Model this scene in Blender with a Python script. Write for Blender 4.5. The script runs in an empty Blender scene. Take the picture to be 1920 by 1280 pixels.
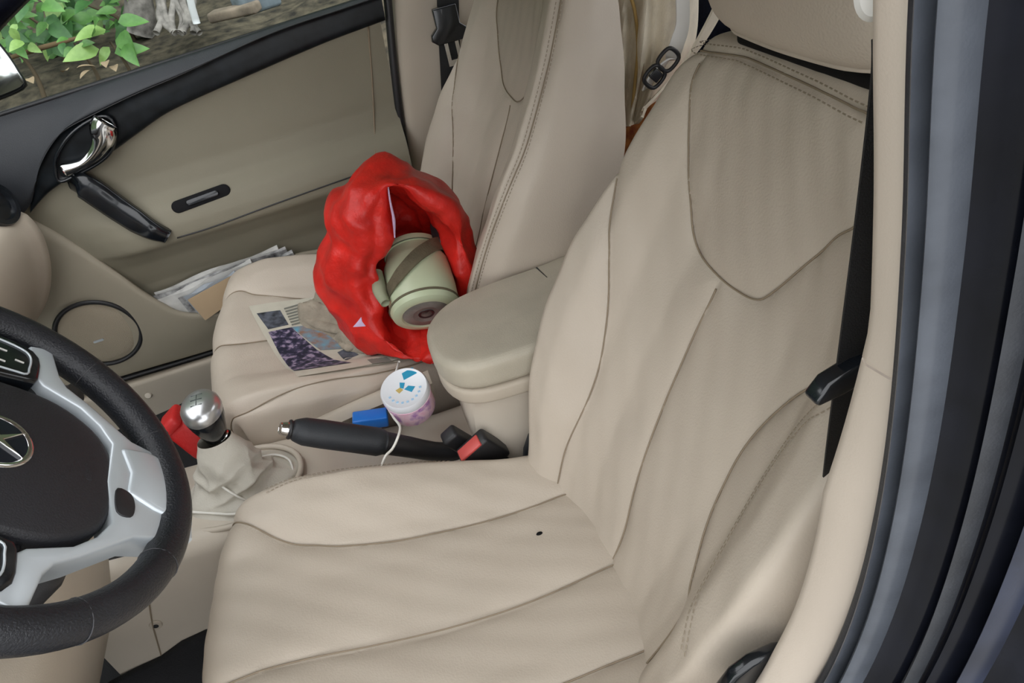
import bpy, bmesh, math, random
import numpy as np
from mathutils import Vector, Matrix
random.seed(7); RNG = np.random.default_rng(7)
sc = bpy.context.scene
COL = sc.collection
# ------------------------------------------------------------------ camera
# world: X towards the car's rear, Y towards the passenger side, Z up from the cabin floor (metres)
CAM = np.array([-.125, -.55, 1.08]); YAW, PIT, ROL = [math.radians(a) for a in (9.2, 36.3, -13.7)]; FPX = 1327.0
_f = np.array([math.sin(YAW)*math.cos(PIT), math.cos(YAW)*math.cos(PIT), -math.sin(PIT)])
_r = np.array([math.cos(YAW), -math.sin(YAW), 0]); _u = np.cross(_r, _f)
RT = math.cos(ROL)*_r+math.sin(ROL)*_u; UP = -math.sin(ROL)*_r+math.cos(ROL)*_u; FW = _f
cd = bpy.data.cameras.new('camera'); cam = bpy.data.objects.new('camera', cd); COL.objects.link(cam)
cam.matrix_world = Matrix(((RT[0], UP[0], -FW[0], CAM[0]), (RT[1], UP[1], -FW[1], CAM[1]), (RT[2], UP[2], -FW[2], CAM[2]), (0, 0, 0, 1)))
cd.sensor_width = 36; cd.lens = FPX/1920*36; cd.clip_start = .02
sc.camera = cam
# ------------------------------------------------------------------ light
w = bpy.data.worlds.new('overcast_sky'); sc.world = w; w.use_nodes = True
bg = w.node_tree.nodes['Background']; bg.inputs[0].default_value = (.97, .985, 1.0, 1); bg.inputs[1].default_value = 1.0
sc.view_settings.view_transform = 'Standard'; sc.view_settings.look = 'None'; sc.view_settings.gamma = 1
sc.view_settings.use_curve_mapping = False; sc.view_settings.exposure = 1.45

# ------------------------------------------------------------------ helpers
def at(x, y, ax, v):
    """the point on the plane ax = v that the photograph shows at pixel x, y"""
    d = RT*(x-960)/FPX-UP*(y-640)/FPX+FW
    i = 'XYZ'.index(ax)
    return CAM+d*(v-CAM[i])/d[i]
def proj(P):
    d = np.asarray(P, float)-CAM; z = d@FW
    return np.stack([960+FPX*(d@RT)/z, 640-FPX*(d@UP)/z], -1), z
MATS = {}
def mat(name, col, rough=.5, metal=0, var=.06, vscale=9, bump=.0, bscale=300, spec=.5, coat=0, col2=None, trans=0, alpha=1):
    if name in MATS: return MATS[name]
    m = bpy.data.materials.new(name); m.use_nodes = True; nt = m.node_tree; b = nt.nodes['Principled BSDF']
    b.inputs['Roughness'].default_value = rough; b.inputs['Metallic'].default_value = metal
    b.inputs['Specular IOR Level'].default_value = spec; b.inputs['Coat Weight'].default_value = coat
    b.inputs['Transmission Weight'].default_value = trans; b.inputs['Alpha'].default_value = alpha
    tc = nt.nodes.new('ShaderNodeTexCoord')
    n = nt.nodes.new('ShaderNodeTexNoise'); n.inputs['Scale'].default_value = vscale; n.inputs['Detail'].default_value = 5
    r = nt.nodes.new('ShaderNodeValToRGB')
    c1 = [max(0, c*(1-var)) for c in col]; c2 = [min(1, c*(1+var)) for c in (col2 or col)]
    r.color_ramp.elements[0].color = (*c1, 1); r.color_ramp.elements[1].color = (*c2, 1)
    r.color_ramp.elements[0].position = .3; r.color_ramp.elements[1].position = .7
    nt.links.new(tc.outputs['Object'], n.inputs['Vector']); nt.links.new(n.outputs['Fac'], r.inputs['Fac'])
    nt.links.new(r.outputs['Color'], b.inputs['Base Color'])
    if bump:
        n2 = nt.nodes.new('ShaderNodeTexNoise'); n2.inputs['Scale'].default_value = bscale; n2.inputs['Detail'].default_value = 3
        bp = nt.nodes.new('ShaderNodeBump'); bp.inputs['Strength'].default_value = bump; bp.inputs['Distance'].default_value = .002
        nt.links.new(tc.outputs['Object'], n2.inputs['Vector']); nt.links.new(n2.outputs['Fac'], bp.inputs['Height'])
        nt.links.new(bp.outputs['Normal'], b.inputs['Normal'])
    MATS[name] = m
    return m
LEATHER = mat('beige leather', (.525, .457, .38), .46, var=.05, vscale=5, bump=.22, bscale=420, spec=.42)
PIPE = mat('beige seam thread', (.27, .215, .15), .7)
STITCH = mat('tan stitching', (.30, .245, .18), .7)
PLAST = mat('beige moulded plastic', (.49, .43, .35), .55, var=.05, vscale=5, bump=.12, bscale=700, spec=.35)
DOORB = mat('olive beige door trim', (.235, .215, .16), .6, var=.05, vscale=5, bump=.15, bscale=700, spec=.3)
PLASTL = mat('pale grey beige plastic', (.55, .49, .41), .5, var=.05, vscale=7, bump=.08, bscale=700)
BLACKP = mat('black plastic', (.018, .018, .02), .42, bump=.1, bscale=800)
CHAR = mat('charcoal grained plastic', (.022, .025, .03), .5, bump=.25, bscale=700)
GLOSS = mat('glossy black trim', (.007, .009, .012), .2, var=.5, vscale=30, coat=.25)
STRIPM = mat('black patterned trim', (.006, .008, .010), .34, var=.6, vscale=35, spec=.22)
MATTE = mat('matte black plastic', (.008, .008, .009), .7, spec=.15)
RUB = mat('black rubber seal', (.03, .033, .04), .42, var=.25, vscale=40, bump=.1, bscale=500)
RUBL = mat('worn grey rubber', (.085, .095, .115), .34, var=.2, vscale=30, bump=.06, bscale=500)
PAINT = mat('black blue car paint', (.006, .007, .012), .22, var=.5, vscale=18, coat=.08, spec=.2)
CHROME = mat('chrome', (.8, .8, .8), .1, 1, var=.02)
SILVER = mat('silver painted plastic', (.60, .65, .69), .33, .35, var=.03)
CARPET = mat('black carpet', (.012, .012, .014), .95, bump=.7, bscale=500)
SEATBELT = mat('black webbing', (.008, .008, .009), .7, bump=.4, bscale=900)
WHITE = mat('white plastic', (.72, .71, .68), .45)

ORG = {}
def _org(p): return ORG[p.name] if p is not None else np.zeros(3)
def tag(o, label=None, cat=None, group=None, kind=None):
    if label: o['label'] = label
    if cat: o['category'] = cat
    if group: o['group'] = group
    if kind: o['kind'] = kind
    return o
def thing(name, label, cat, loc, group=None):
    o = bpy.data.objects.new(name, None); COL.objects.link(o); o.location = [float(c) for c in loc]; o.empty_display_size = .05
    ORG[o.name] = np.array(loc, float)
    return tag(o, label, cat, group)
def add(name, V, F, m, parent=None, smooth=True, normals=None):
    """link world-space vertices as one mesh object (a part when it has a parent)"""
    V = np.asarray(V, float)
    if parent is None:
        o0 = np.array([(V[:, 0].min()+V[:, 0].max())/2, (V[:, 1].min()+V[:, 1].max())/2, V[:, 2].min()])
    else: o0 = _org(parent)
    me = bpy.data.meshes.new(name); me.from_pydata((V-o0).tolist(), [], [tuple(int(i) for i in f) for f in F]); me.update()
    if smooth: me.polygons.foreach_set('use_smooth', [True]*len(me.polygons))
    if normals is not None: me.normals_split_custom_set_from_vertices(np.asarray(normals).tolist())
    me.materials.append(m)
    o = bpy.data.objects.new(name, me); COL.objects.link(o)
    if parent is not None: o.parent = parent
    else: o.location = o0.tolist()
    ORG[o.name] = o0
    return o
def from_bm(name, bm, m, parent=None, smooth=True, angle=None):
    bm.normal_update()
    V = [v.co[:] for v in bm.verts]; bm.verts.index_update(); F = [[v.index for v in f.verts] for f in bm.faces]
    o = add(name, V, F, m, parent, smooth)
    if angle: sharp(o, angle)
    bm.free(); return o
def sharp(o, deg=35):
    me = o.data; bm = bmesh.new(); bm.from_mesh(me)
    for e in bm.edges: e.smooth = not (len(e.link_faces) == 2 and e.calc_face_angle(0) > math.radians(deg))
    bm.to_mesh(me); bm.free(); return o
def gfaces(nu, nv, cu=False, cv=False):
    F = []
    for i in range(nu if cu else nu-1):
        for j in range(nv if cv else nv-1):
            a, b = i*nv+j, i*nv+(j+1) % nv; i2 = (i+1) % nu
            F.append((a, b, i2*nv+(j+1) % nv, i2*nv+j))
    return F
def cr(P, n, closed=False):
    """Catmull-Rom resample through points P, evenly spaced"""
    P = np.asarray(P, float); k = len(P)
    if k == 2 and not closed: t = np.linspace(0, 1, n)[:, None]; return P[0]*(1-t)+P[1]*t
    Q = np.vstack([P[-1], P, P[:2]]) if closed else np.vstack([2*P[0]-P[1], P, 2*P[-1]-P[-2]])
    out = []
    segs = k if closed else k-1
    for i in range(segs):
        p0, p1, p2, p3 = Q[i:i+4]; t = np.linspace(0, 1, 24, endpoint=False)[:, None]
        out.append(.5*((2*p1)+(-p0+p2)*t+(2*p0-5*p1+4*p2-p3)*t**2+(-p0+3*p1-3*p2+p3)*t**3))
    out.append(P[:1] if closed else P[-1:])
    D = np.vstack(out); L = np.r_[0, np.cumsum(np.linalg.norm(np.diff(D, axis=0), axis=1))]
    s = np.linspace(0, L[-1], n, endpoint=not closed)
    return np.stack([np.interp(s, L, D[:, c]) for c in range(D.shape[1])], -1)
def frames(P, up=(0, 0, 1), closed=False):
    T = np.gradient(P, axis=0) if not closed else np.roll(P, -1, 0)-np.roll(P, 1, 0)
    T /= np.linalg.norm(T, axis=1)[:, None]+1e-12
    N = np.zeros_like(P); n = np.cross(T[0], up)
    if np.linalg.norm(n) < 1e-3: n = np.cross(T[0], (1, 0, 0))
    for i in range(len(P)):
        n = n-T[i]*(n@T[i]); n /= np.linalg.norm(n)+1e-12; N[i] = n
    return T, N, np.cross(T, N)
def tube(name, P, r, m, parent=None, n=None, seg=10, closed=False, smooth_pts=True, flat=1.0):
    P = np.asarray(P, float)
    if smooth_pts: P = cr(P, n or max(8, len(P)*6), closed)
    T, N, B = frames(P, closed=closed); k = len(P)
    r = np.interp(np.linspace(0, 1, k), np.linspace(0, 1, len(r)), r) if np.ndim(r) else np.full(k, r)
    a = np.linspace(0, 2*np.pi, seg, endpoint=False)
    V = (P[:, None]+r[:, None, None]*(np.cos(a)[None, :, None]*N[:, None]+flat*np.sin(a)[None, :, None]*B[:, None])).reshape(-1, 3)
    F = gfaces(k, seg, closed, True)
    if not closed: F += [tuple(range(seg)), tuple(range((k-1)*seg, k*seg))[::-1]]
    return add(name, V, F, m, parent)
def strip(name, P, side, width, thick, m, parent=None, n=None):
    """a flat strap: side = direction(s) of its width"""
    P = cr(P, n or len(P)*8); T = np.gradient(P, axis=0); T /= np.linalg.norm(T, axis=1)[:, None]
    S = np.asarray(side, float); S = np.tile(S, (len(P), 1)) if S.ndim == 1 else cr(S, len(P))
    S = S-T*(S*T).sum(1)[:, None]; S /= np.linalg.norm(S, axis=1)[:, None]; N = np.cross(T, S)
    w, t = width/2, thick/2
    prof = [(-w, -t), (w, -t), (w, t), (-w, t)]
    V = np.stack([P+a*S+b*N for a, b in prof], 1).reshape(-1, 3); k = len(P)
    F = gfaces(k, 4, False, True)+[(0, 1, 2, 3), tuple(range(4*k-4, 4*k))[::-1]]
    return sharp(add(name, V, F, m, parent), 40)
def rbox(name, c, size, m, parent=None, bevel=.004, seg=3, M=None, taper=None):
    bm = bmesh.new(); bmesh.ops.create_cube(bm, size=1)
    for v in bm.verts:
        v.co = Vector((v.co.x*size[0], v.co.y*size[1], v.co.z*size[2]))
        if taper and v.co.z > 0: v.co.x *= taper; v.co.y *= taper
    if bevel: bmesh.ops.bevel(bm, geom=bm.edges[:], offset=bevel, segments=seg, profile=.5, affect='EDGES')
    R = Matrix.Translation(Vector([float(x) for x in c])) @ (M.to_4x4() if M is not None else Matrix())
    bmesh.ops.transform(bm, matrix=R, verts=bm.verts)
    return from_bm(name, bm, m, parent, angle=50)
def axes(z, x=None):
    """rotation whose local z is the given direction (x as near as possible to the given one)"""
    z = Vector([float(c) for c in z]).normalized(); x = Vector([float(c) for c in (x if x is not None else ((1, 0, 0) if abs(z.x) < .9 else (0, 1, 0)))])
    x = (x-z*x.dot(z)).normalized(); y = z.cross(x)
    return Matrix((x, y, z)).transposed()
def prism(name, outline, o, ex, ey, thick, m, parent=None, bevel=.003, seg=3, dome=0):
    """outline (a, b) in the plane o + a*ex + b*ey, extruded by thick along ex x ey and rounded"""
    o, ex, ey = [np.asarray(q, float) for q in (o, ex, ey)]; en = np.cross(ex, ey); en /= np.linalg.norm(en)
    bm = bmesh.new(); P = np.asarray(outline, float)
    A = .5*np.sum(P[:, 0]*np.roll(P[:, 1], -1)-np.roll(P[:, 0], -1)*P[:, 1])
    if A < 0: P = P[::-1]
    vs = [bm.verts.new((o+a*ex+b*ey-en*thick/2).tolist()) for a, b in P]
    f = bm.faces.new(vs)
    r = bmesh.ops.extrude_face_region(bm, geom=[f]); nv = [g for g in r['geom'] if isinstance(g, bmesh.types.BMVert)]
    bmesh.ops.translate(bm, vec=(en*thick).tolist(), verts=nv)
    bmesh.ops.recalc_face_normals(bm, faces=bm.faces[:])
    if bevel:
        es = [e for e in bm.edges if len(e.link_faces) == 2 and e.calc_face_angle(0) > 1.2]
        bmesh.ops.bevel(bm, geom=es, offset=bevel, segments=seg, profile=.5, affect='EDGES')
    if dome:
        cc = o+P[:, 0].mean()*ex+P[:, 1].mean()*ey; R = max(np.linalg.norm(P-P.mean(0), axis=1))
        bmesh.ops.triangulate(bm, faces=[g for g in bm.faces if len(g.verts) > 4])
        for _ in range(2): bmesh.ops.subdivide_edges(bm, edges=bm.edges[:], cuts=1, use_grid_fill=True)
        for v in bm.verts:
            d = np.array(v.co[:])-cc
            if d@en > -1e-6+0: v.co = v.co+Vector((en*dome*max(0, 1-(np.linalg.norm(d-en*(d@en))/R)**2)).tolist())
    return from_bm(name, bm, m, parent, angle=40)
def lathe(name, prof, o, axis, m, parent=None, seg=28, x=None, sx=1, sy=1):
    """prof: (radius, height) along the axis from o"""
    M = np.array(axes(axis, x)); o = np.asarray(o, float); a = np.linspace(0, 2*np.pi, seg, endpoint=False)
    V = []
    for r, h in prof:
        for t in a: V.append(o+M@np.array([r*sx*math.cos(t), r*sy*math.sin(t), h]))
    k = len(prof); F = gfaces(k, seg, False, True)+[tuple(range(seg)), tuple(range((k-1)*seg, k*seg))[::-1]]
    return sharp(add(name, V, F, m, parent), 38)
def torus(name, o, axis, R, r, m, parent=None, seg=48, ts=12, sx=1, sy=1, x=None, flat=1):
    M = np.array(axes(axis, x)); o = np.asarray(o, float)
    V = [o+M@np.array([(R+r*math.cos(b))*sx*math.cos(a), (R+r*math.cos(b))*sy*math.sin(a), flat*r*math.sin(b)]) for a in np.linspace(0, 2*np.pi, seg, endpoint=False) for b in np.linspace(0, 2*np.pi, ts, endpoint=False)]
    return add(name, V, gfaces(seg, ts, True, True), m, parent)
def loft(name, rows, m, parent=None, nu=40, nv=24, smooth_v=True, thick=0):
    """surface through a list of 3D polylines"""
    R = [cr(r, nu) for r in rows]
    G = np.stack([cr([r[i] for r in R], nv) if smooth_v else np.stack([np.interp(np.linspace(0, len(R)-1, nv), range(len(R)), [r[i][c] for r in R]) for c in range(3)], -1) for i in range(nu)])
    V = G.reshape(-1, 3); F = gfaces(nu, nv)
    if thick:
        N = gnormals(G).reshape(-1, 3); n0 = len(V); V = np.vstack([V, V-N*thick]); F = F+[tuple(i+n0 for i in f[::-1]) for f in F]
        ring = [i*nv for i in range(nu)]+[(nu-1)*nv+j for j in range(1, nv)]+[i*nv+nv-1 for i in range(nu-2, -1, -1)]+[j for j in range(nv-2, 0, -1)]
        F += [(ring[i], ring[i]+n0, ring[(i+1) % len(ring)]+n0, ring[(i+1) % len(ring)]) for i in range(len(ring))]
        return sharp(add(name, V, F, m, parent), 50)
    return add(name, V, F, m, parent)
def gnormals(G):
    N = np.cross(np.gradient(G, axis=0), np.gradient(G, axis=1)); return N/(np.linalg.norm(N, axis=-1, keepdims=True)+1e-12)
def sm(x, xs, ys, win=.05):
    """linear table, softened"""
    xs = np.asarray(xs, float); D = np.linspace(xs[0], xs[-1], 600); Y = np.interp(D, xs, ys); k = max(3, int(600*win))
    Y = np.convolve(np.pad(Y, k, mode='reflect', reflect_type='odd'), np.hanning(2*k+1)/np.hanning(2*k+1).sum(), 'same')[k:-k]
    return np.interp(x, D, Y)
def sstep(a, b, x): t = np.clip((np.asarray(x, float)-a)/(b-a), 0, 1); return t*t*(3-2*t)

# ================================================================== THE CAR SHELL
rbox('floor', (.0, .37, -.03), (2.6, 1.56, .05), CARPET, bevel=.004)['kind'] = 'structure'
# ground outside
ASPH = mat('pale concrete paving', (.33, .32, .30), .9, var=.25, vscale=30, bump=.5, bscale=60)
rbox('ground', (0, 0, -.40), (24, 24, .04), ASPH, bevel=0)['kind'] = 'structure'
# headliner and roof skin
HEAD = mat('grey beige headliner', (.45, .42, .37), .9, bump=.3, bscale=600)
def roofrow(x, dz): return [(x, y, z+dz) for y, z in ((-.27, 1.10), (-.18, 1.165), (.05, 1.19), (.37, 1.197), (.69, 1.19), (.92, 1.165), (1.01, 1.10))]
loft('ceiling', [roofrow(-.38, -.03), roofrow(-.1, 0), roofrow(.5, 0), roofrow(1.1, -.04)], HEAD, thick=-.02)['kind'] = 'structure'

# ------------------------------------------------------------------ near B-pillar, seal and painted jamb
PATH = cr([(.075, 1.09), (.083, .997), (.095, .905), (.104, .807), (.107, .722), (.104, .64), (.094, .57), (.078, .515), (.05, .45), (0, .385), (-.1, .345), (-.3, .33), (-.75, .325)], 90)
def sweep(name, prof, m, parent=None, i0=0, i1=90, flare=1, path=PATH):
    """prof: (Y, inset) along the door opening's edge; inset moves away from the opening"""
    p = path[i0:i1]; T = np.gradient(path, axis=0)[i0:i1]; T /= np.linalg.norm(T, axis=1)[:, None]
    N = np.stack([-T[:, 1], T[:, 0]], -1)          # away from the opening (rearwards / down)
    V = []
    for k in range(len(p)):
        for y, n in prof:
            k_ = flare*min(1, max(0, (.83-p[k, 1])/.14))*min(1, max(0, (y+.322)/.018)); y_, n_ = (y if y > -.321 else -.321+(y+.321)*.68)-.006+.012*k_, n-.012*k_
            V.append((p[k, 0]+N[k, 0]*n_, y_, p[k, 1]+N[k, 1]*n_))
    return sharp(add(name, V, gfaces(len(p), len(prof)), m, parent), 60)
bp = thing('door_pillar', 'near door pillar with beige trim, grey rubber seal and black painted jamb at right edge', 'pillar', (.10, -.33, .32))
TRIMPROF = [(-.20, .13), (-.255, .12), (-.283, .07), (-.29, .02), (-.293, .006), (-.297, .001), (-.303, -.001), (-.316, 0), (-.322, .003), (-.325, .012)]
iz = int(np.argmin(abs(PATH[:40, 1]-.812)))
PTRIM = mat('pinkish beige pillar plastic', (.60, .52, .44), .5, var=.03, vscale=6, bump=.1, bscale=700)
sweep('upper_trim', TRIMPROF, PTRIM, bp, 0, iz+1)
sweep('lower_trim', [(y-(.0015 if i > 2 else 0), n-.0015) for i, (y, n) in enumerate(TRIMPROF)], PTRIM, bp, iz, 62)
sl = sweep('rubber_seal', [(-.321, .012), (-.322, -.004), (-.326, -.007), (-.334, -.006), (-.337, -.002)], RUB, bp)
sweep('seal_lip', [(-.3365, .003), (-.3372, -.0115), (-.3388, -.012), (-.3395, -.002), (-.3405, .006)], RUBL, sl)
sweep('seal_groove', [(-.340, .006), (-.344, .007), (-.3475, .004)], RUB, sl)
sweep('seal_bulb', [(-.346, .006), (-.3468, -.004), (-.349, -.0095), (-.352, -.011), (-.3555, -.0095), (-.3575, -.004), (-.3585, .006)], RUBL, sl)
sweep('painted_jamb', [(-.3575, .004), (-.361, .007), (-.366, .010), (-.374, .012), (-.380, .016), (-.3815, .024), (-.388, .026), (-.396, .022), (-.402, .026), (-.412, .04), (-.43, .05), (-.46, .052), (-.475, .06), (-.48, .10)], PAINT, bp)
jl = sweep('jamb_lip', [(-.3885, .018), (-.3892, .008), (-.3905, .007), (-.392, .010), (-.393, .018)], RUB, bp)
sweep('jamb_lip', [(-.414, .036), (-.415, .026), (-.418, .023), (-.422, .028), (-.424, .04)], mat('lighter blue paint', (.02, .025, .045), .25, var=.4, vscale=20), bp)  # outer lip in a lighter blue than the jamb
# seat belt hanging by the pillar, with its tongue
sb = thing('seat_belt', 'black seat belt hanging between the driver seat and the near pillar', 'seat belt', (.13, -.262, .45))
bl = [at(x, y, 'Y', Y) for x, y, Y in ((1643, 60, -.268), (1640, 150, -.268), (1611, 400, -.266), (1573, 690, -.262), (1555, 830, -.252), (1548, 890, -.245))]
strip('webbing', [p+np.array([.021, 0, 0]) for p in bl], (1, 0, 0), .046, .0014, SEATBELT, sb)
tg = at(1563, 716, 'Y', -.266)
prism('tongue', [(-.018, -.006), (-.014, -.010), (.004, -.008), (.02, -.004), (.05, -.004), (.05, .012), (.012, .012), (-.008, .006)], tg, (1, 0, 0), (0, 0, 1), .014, GLOSS, sb, .003)
lathe('belt_guide', [(0, 0), (.006, .001), (.008, .004), (.006, .007), (0, .008)], at(1637, -20, 'Y', -.28)+np.array([0, 0, 0]), (-.5, -.86, 0), WHITE, sb, sx=1, sy=1.5)

# ------------------------------------------------------------------ far B-pillar with its belt
fp = thing('door_pillar', 'far door pillar with beige trim between passenger door and passenger seat', 'pillar', (.1, 1.1, .1))
def fcol(x, y, Y): return at(x, y, 'Y', Y)
loft('pillar_trim', [[fcol(x, y, 1.115) for x, y in ((733, -60), (742, 120), (768, 320), (800, 420))], [fcol(x, y, 1.09) for x, y in ((748, -60), (757, 120), (783, 320), (815, 420))],
    [fcol(x, y, 1.085) for x, y in ((800, -60), (805, 120), (825, 320), (850, 420))], [fcol(x, y, 1.09) for x, y in ((930, -60), (920, 120), (900, 320), (900, 420))]], PLAST, fp)
loft('dark_panel', [[fcol(x, y, 1.13) for x, y in ((860, -60), (850, 320))], [fcol(x, y, 1.13) for x, y in ((1000, -60), (1000, 320))]], BLACKP, fp, 6, 4)
tube('door_seal', [fcol(x, y, 1.10) for x, y in ((722, -60), (727, 0), (738, 120), (750, 220), (768, 330), (790, 420))], .009, BLACKP, fp)
fb = thing('seat_belt', 'black seat belt with tongue on the far pillar behind the passenger seat', 'seat belt', fcol(838, 200, 1.06))
strip('webbing', [fcol(x, y, 1.06) for x, y in ((838, -80), (841, 40), (846, 150), (850, 260))], (1, 0, .0), .047, .002, SEATBELT, fb)
prism('tongue', [(-.042, -.012), (-.03, -.022), (.03, -.022), (.042, -.012), (.04, .0), (.026, .012), (.026, .05), (-.026, .05), (-.026, .012), (-.04, 0)], fcol(842, 58, 1.045), (1, 0, 0), (0, 0, 1), .016, GLOSS, fb, .003)
prism('metal_blade', [(-.016, -.05), (.016, -.05), (.016, 0), (.008, 0), (.008, -.038), (-.008, -.038), (-.008, 0), (-.016, 0)], fcol(848, 88, 1.045)+np.array([0, 0, .012]), (1, 0, 0), (0, 0, 1), .003, CHROME, fb, 0)

# ================================================================== PASSENGER DOOR
door = thing('car_door', 'closed passenger door with black upper trim and beige lower panel', 'car door', (-.45, 1.13, .13))
def doorY(X, Z):
    base = 1.10+.02*sstep(.45, .13, Z)*1.0-.012*sstep(.66, .80, Z)
    fade = sstep(-.80, -.62, X)
    bump = .058*sm(Z, [.10, .36, .42, .452, .462, .475, .50, .53, .56, .60, .9], [0, 0, .35, .75, .98, 1, .95, .72, .18, 0, 0], .012)
    return base-bump*fade
def on_door(x, y, dy=0):
    Y = 1.09
    for _ in range(25):
        p = at(x, y, 'Y', Y+dy); Y = .5*Y+.5*float(doorY(p[0], p[2]))
    return at(x, y, 'Y', Y+dy)
xs = np.linspace(-1.05, .03, 70); zs = np.linspace(0, 1, 110)
ztop = lambda x: np.interp(x, [-1.05, -.8, -.72, -.6, -.43, -.23, .03], [.60, .63, .665, .695, .742, .768, .785])
G = np.array([[(x-.085*(.8-z)*sstep(-.2, .03, x)*1.0, float(doorY(x, z)), z) for z in .11+zs*(ztop(x)-.11)] for x in xs])
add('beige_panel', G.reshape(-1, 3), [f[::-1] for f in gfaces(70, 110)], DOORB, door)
# upper black trim: grained pad along the window, glossy strip below it
LN = [(57, 383), (66, 335), (84, 289), (114, 249), (168, 218), (250, 178), (336, 141), (504, 64), (638, 18), (715, -8)]
up_edge = [at(x, y, 'Y', 1.115) for x, y in ((-120, 250), (0, 213), (150, 166), (300, 118), (480, 61), (640, 10), (690, -6), (735, -20))]
lo_edge = [at(x, y, 'Y', 1.078) for x, y in [(-120, 520), (0, 440)]+LN]
mid = []
U, Lw = cr(up_edge, 30), cr(lo_edge, 30)
rows = [U, U*.8+Lw*.2+np.array([0, -.012, .006]), U*.5+Lw*.5+np.array([0, -.018, 0]), U*.15+Lw*.85+np.array([0, -.010, 0]), Lw]
loft('window_pad', rows, CHAR, door, 60, 24)
LE = [(58, 398), (80, 372), (110, 347), (200, 292), (265, 245), (330, 203), (500, 127), (610, 80), (690, 50), (722, 38)]
S1, S2 = cr([at(x, y, 'Y', 1.077) for x, y in LN], 30), cr([at(x, y, 'Y', 1.088) for x, y in LE], 30)
loft('gloss_strip', [S1, S1*.9+S2*.1+np.array([0, .004, 0]), S1*.5+S2*.5+np.array([0, -.002, 0]), S1*.12+S2*.88+np.array([0, -.006, 0]), S2, S2+np.array([0, .015, 0])], STRIPM, door, 60, 22)
tube('strip_edge', S1[1:]+np.array([0, -.001, 0]), .0014, BLACKP, door, 60, 6)
# latch handle
ln = thing  # alias kept short
HB = [(103, 308), (112, 280), (135, 250), (165, 228), (192, 218), (210, 225), (217, 250), (210, 280), (190, 302), (150, 325), (112, 340)]
hb = [at(x, y, 'Y', 1.072) for x, y in HB]
bez = tube('handle_bezel', hb, .0035, GLOSS, door, 80, 8, True)
hc = np.mean(hb, axis=0)
cup = [np.array(hb)*(1-t)+hc*t+np.array([0, d, 0]) for t, d in ((0, 0), (.12, .012), (.4, .022), (.8, .025), (.97, .025))]
G = np.stack([cr(r, 60, True) for r in cup]); add('handle_cup', G.reshape(-1, 3), gfaces(5, 60, False, True), BLACKP, door)
lv = [at(x, y, 'Y', 1.06) for x, y in ((120, 320), (140, 314), (162, 303), (178, 288), (188, 272), (193, 258), (192, 240), (198, 228))]
PL = cr(lv, 40); wd = np.interp(np.linspace(0, 1, 40), [0, .25, .6, .8, 1], [.014, .009, .016, .024, .022])
T = np.gradient(PL, axis=0); T /= np.linalg.norm(T, axis=1)[:, None]; Sd = np.cross(T, (0, 1, 0)); Sd /= np.linalg.norm(Sd, axis=1)[:, None]
prof = [(-1, .002), (-.8, -.004), (0, -.008), (.8, -.004), (1, .002), (0, .008)]
V = np.stack([PL+Sd*(wd*a)[:, None]+np.array([0, b, 0]) for a, b in prof], 1).reshape(-1, 3)
lever = add('latch_lever', V, gfaces(40, 6, False, True)+[tuple(range(6)), tuple(range(234, 240))[::-1]], CHROME, door); lever['label'] = 'chrome latch lever'
# pull handle
ph = [on_door(x, y, dy) for x, y, dy in ((128, 338, -.004), (148, 345, -.03), (175, 360, -.036), (225, 395, -.034), (280, 430, -.018), (315, 444, -.004))]
PL = cr(ph, 40); T = np.gradient(PL, axis=0); T /= np.linalg.norm(T, axis=1)[:, None]; Sd = np.cross(T, (0, 1, 0)); Sd /= np.linalg.norm(Sd, axis=1)[:, None]
wd = np.interp(np.linspace(0, 1, 40), [0, .1, .3, .7, 1], [.020, .027, .029, .027, .016])
prof = [(-1, .008), (-.95, -.004), (-.6, -.010), (.6, -.010), (.95, -.004), (1, .008), (0, .012)]
V = np.stack([PL+Sd*(wd*a)[:, None]+np.array([0, b, 0]) for a, b in prof], 1).reshape(-1, 3)
pu = add('pull_handle', V, gfaces(40, 7, False, True)+[tuple(range(7)), tuple(range(273, 280))[::-1]], GLOSS, door); pu['label'] = 'glossy black pull handle'
# window switch slot
c0 = on_door(377, 372, -.002); ax = on_door(425, 355, 0)-on_door(328, 390, 0); ax /= np.linalg.norm(ax)
nn = np.array([0, -1., .35]); nn -= ax*(nn@ax); nn /= np.linalg.norm(nn); ay = np.cross(nn, ax)
def stadium(L, R, n=10): return [(L*s+R*math.cos(t), R*math.sin(t)) for s, t0 in ((1, -math.pi/2), (-1, math.pi/2)) for t in np.linspace(t0, t0+math.pi, n)]
sw = prism('switch_plate', stadium(.052, .0135), c0, ax, ay, .006, MATTE, door, .002)
prism('window_switch', stadium(.03, .0065), c0+nn*.004+ax*.004, ax, ay, .006, GLOSS, sw, .002)
# armrest joint line and rear edge
tube('panel_joint', [on_door(x, y, -.001) for x, y in ((332, 446), (400, 425), (500, 388), (600, 352), (703, 316))], .0016, BLACKP, door, 40, 6)
tube('rear_edge', [on_door(x, y, -.001) for x, y in ((690, 50), (697, 140), (702, 240), (705, 315), (712, 400))], .002, PIPE, door, 30, 6)
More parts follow.
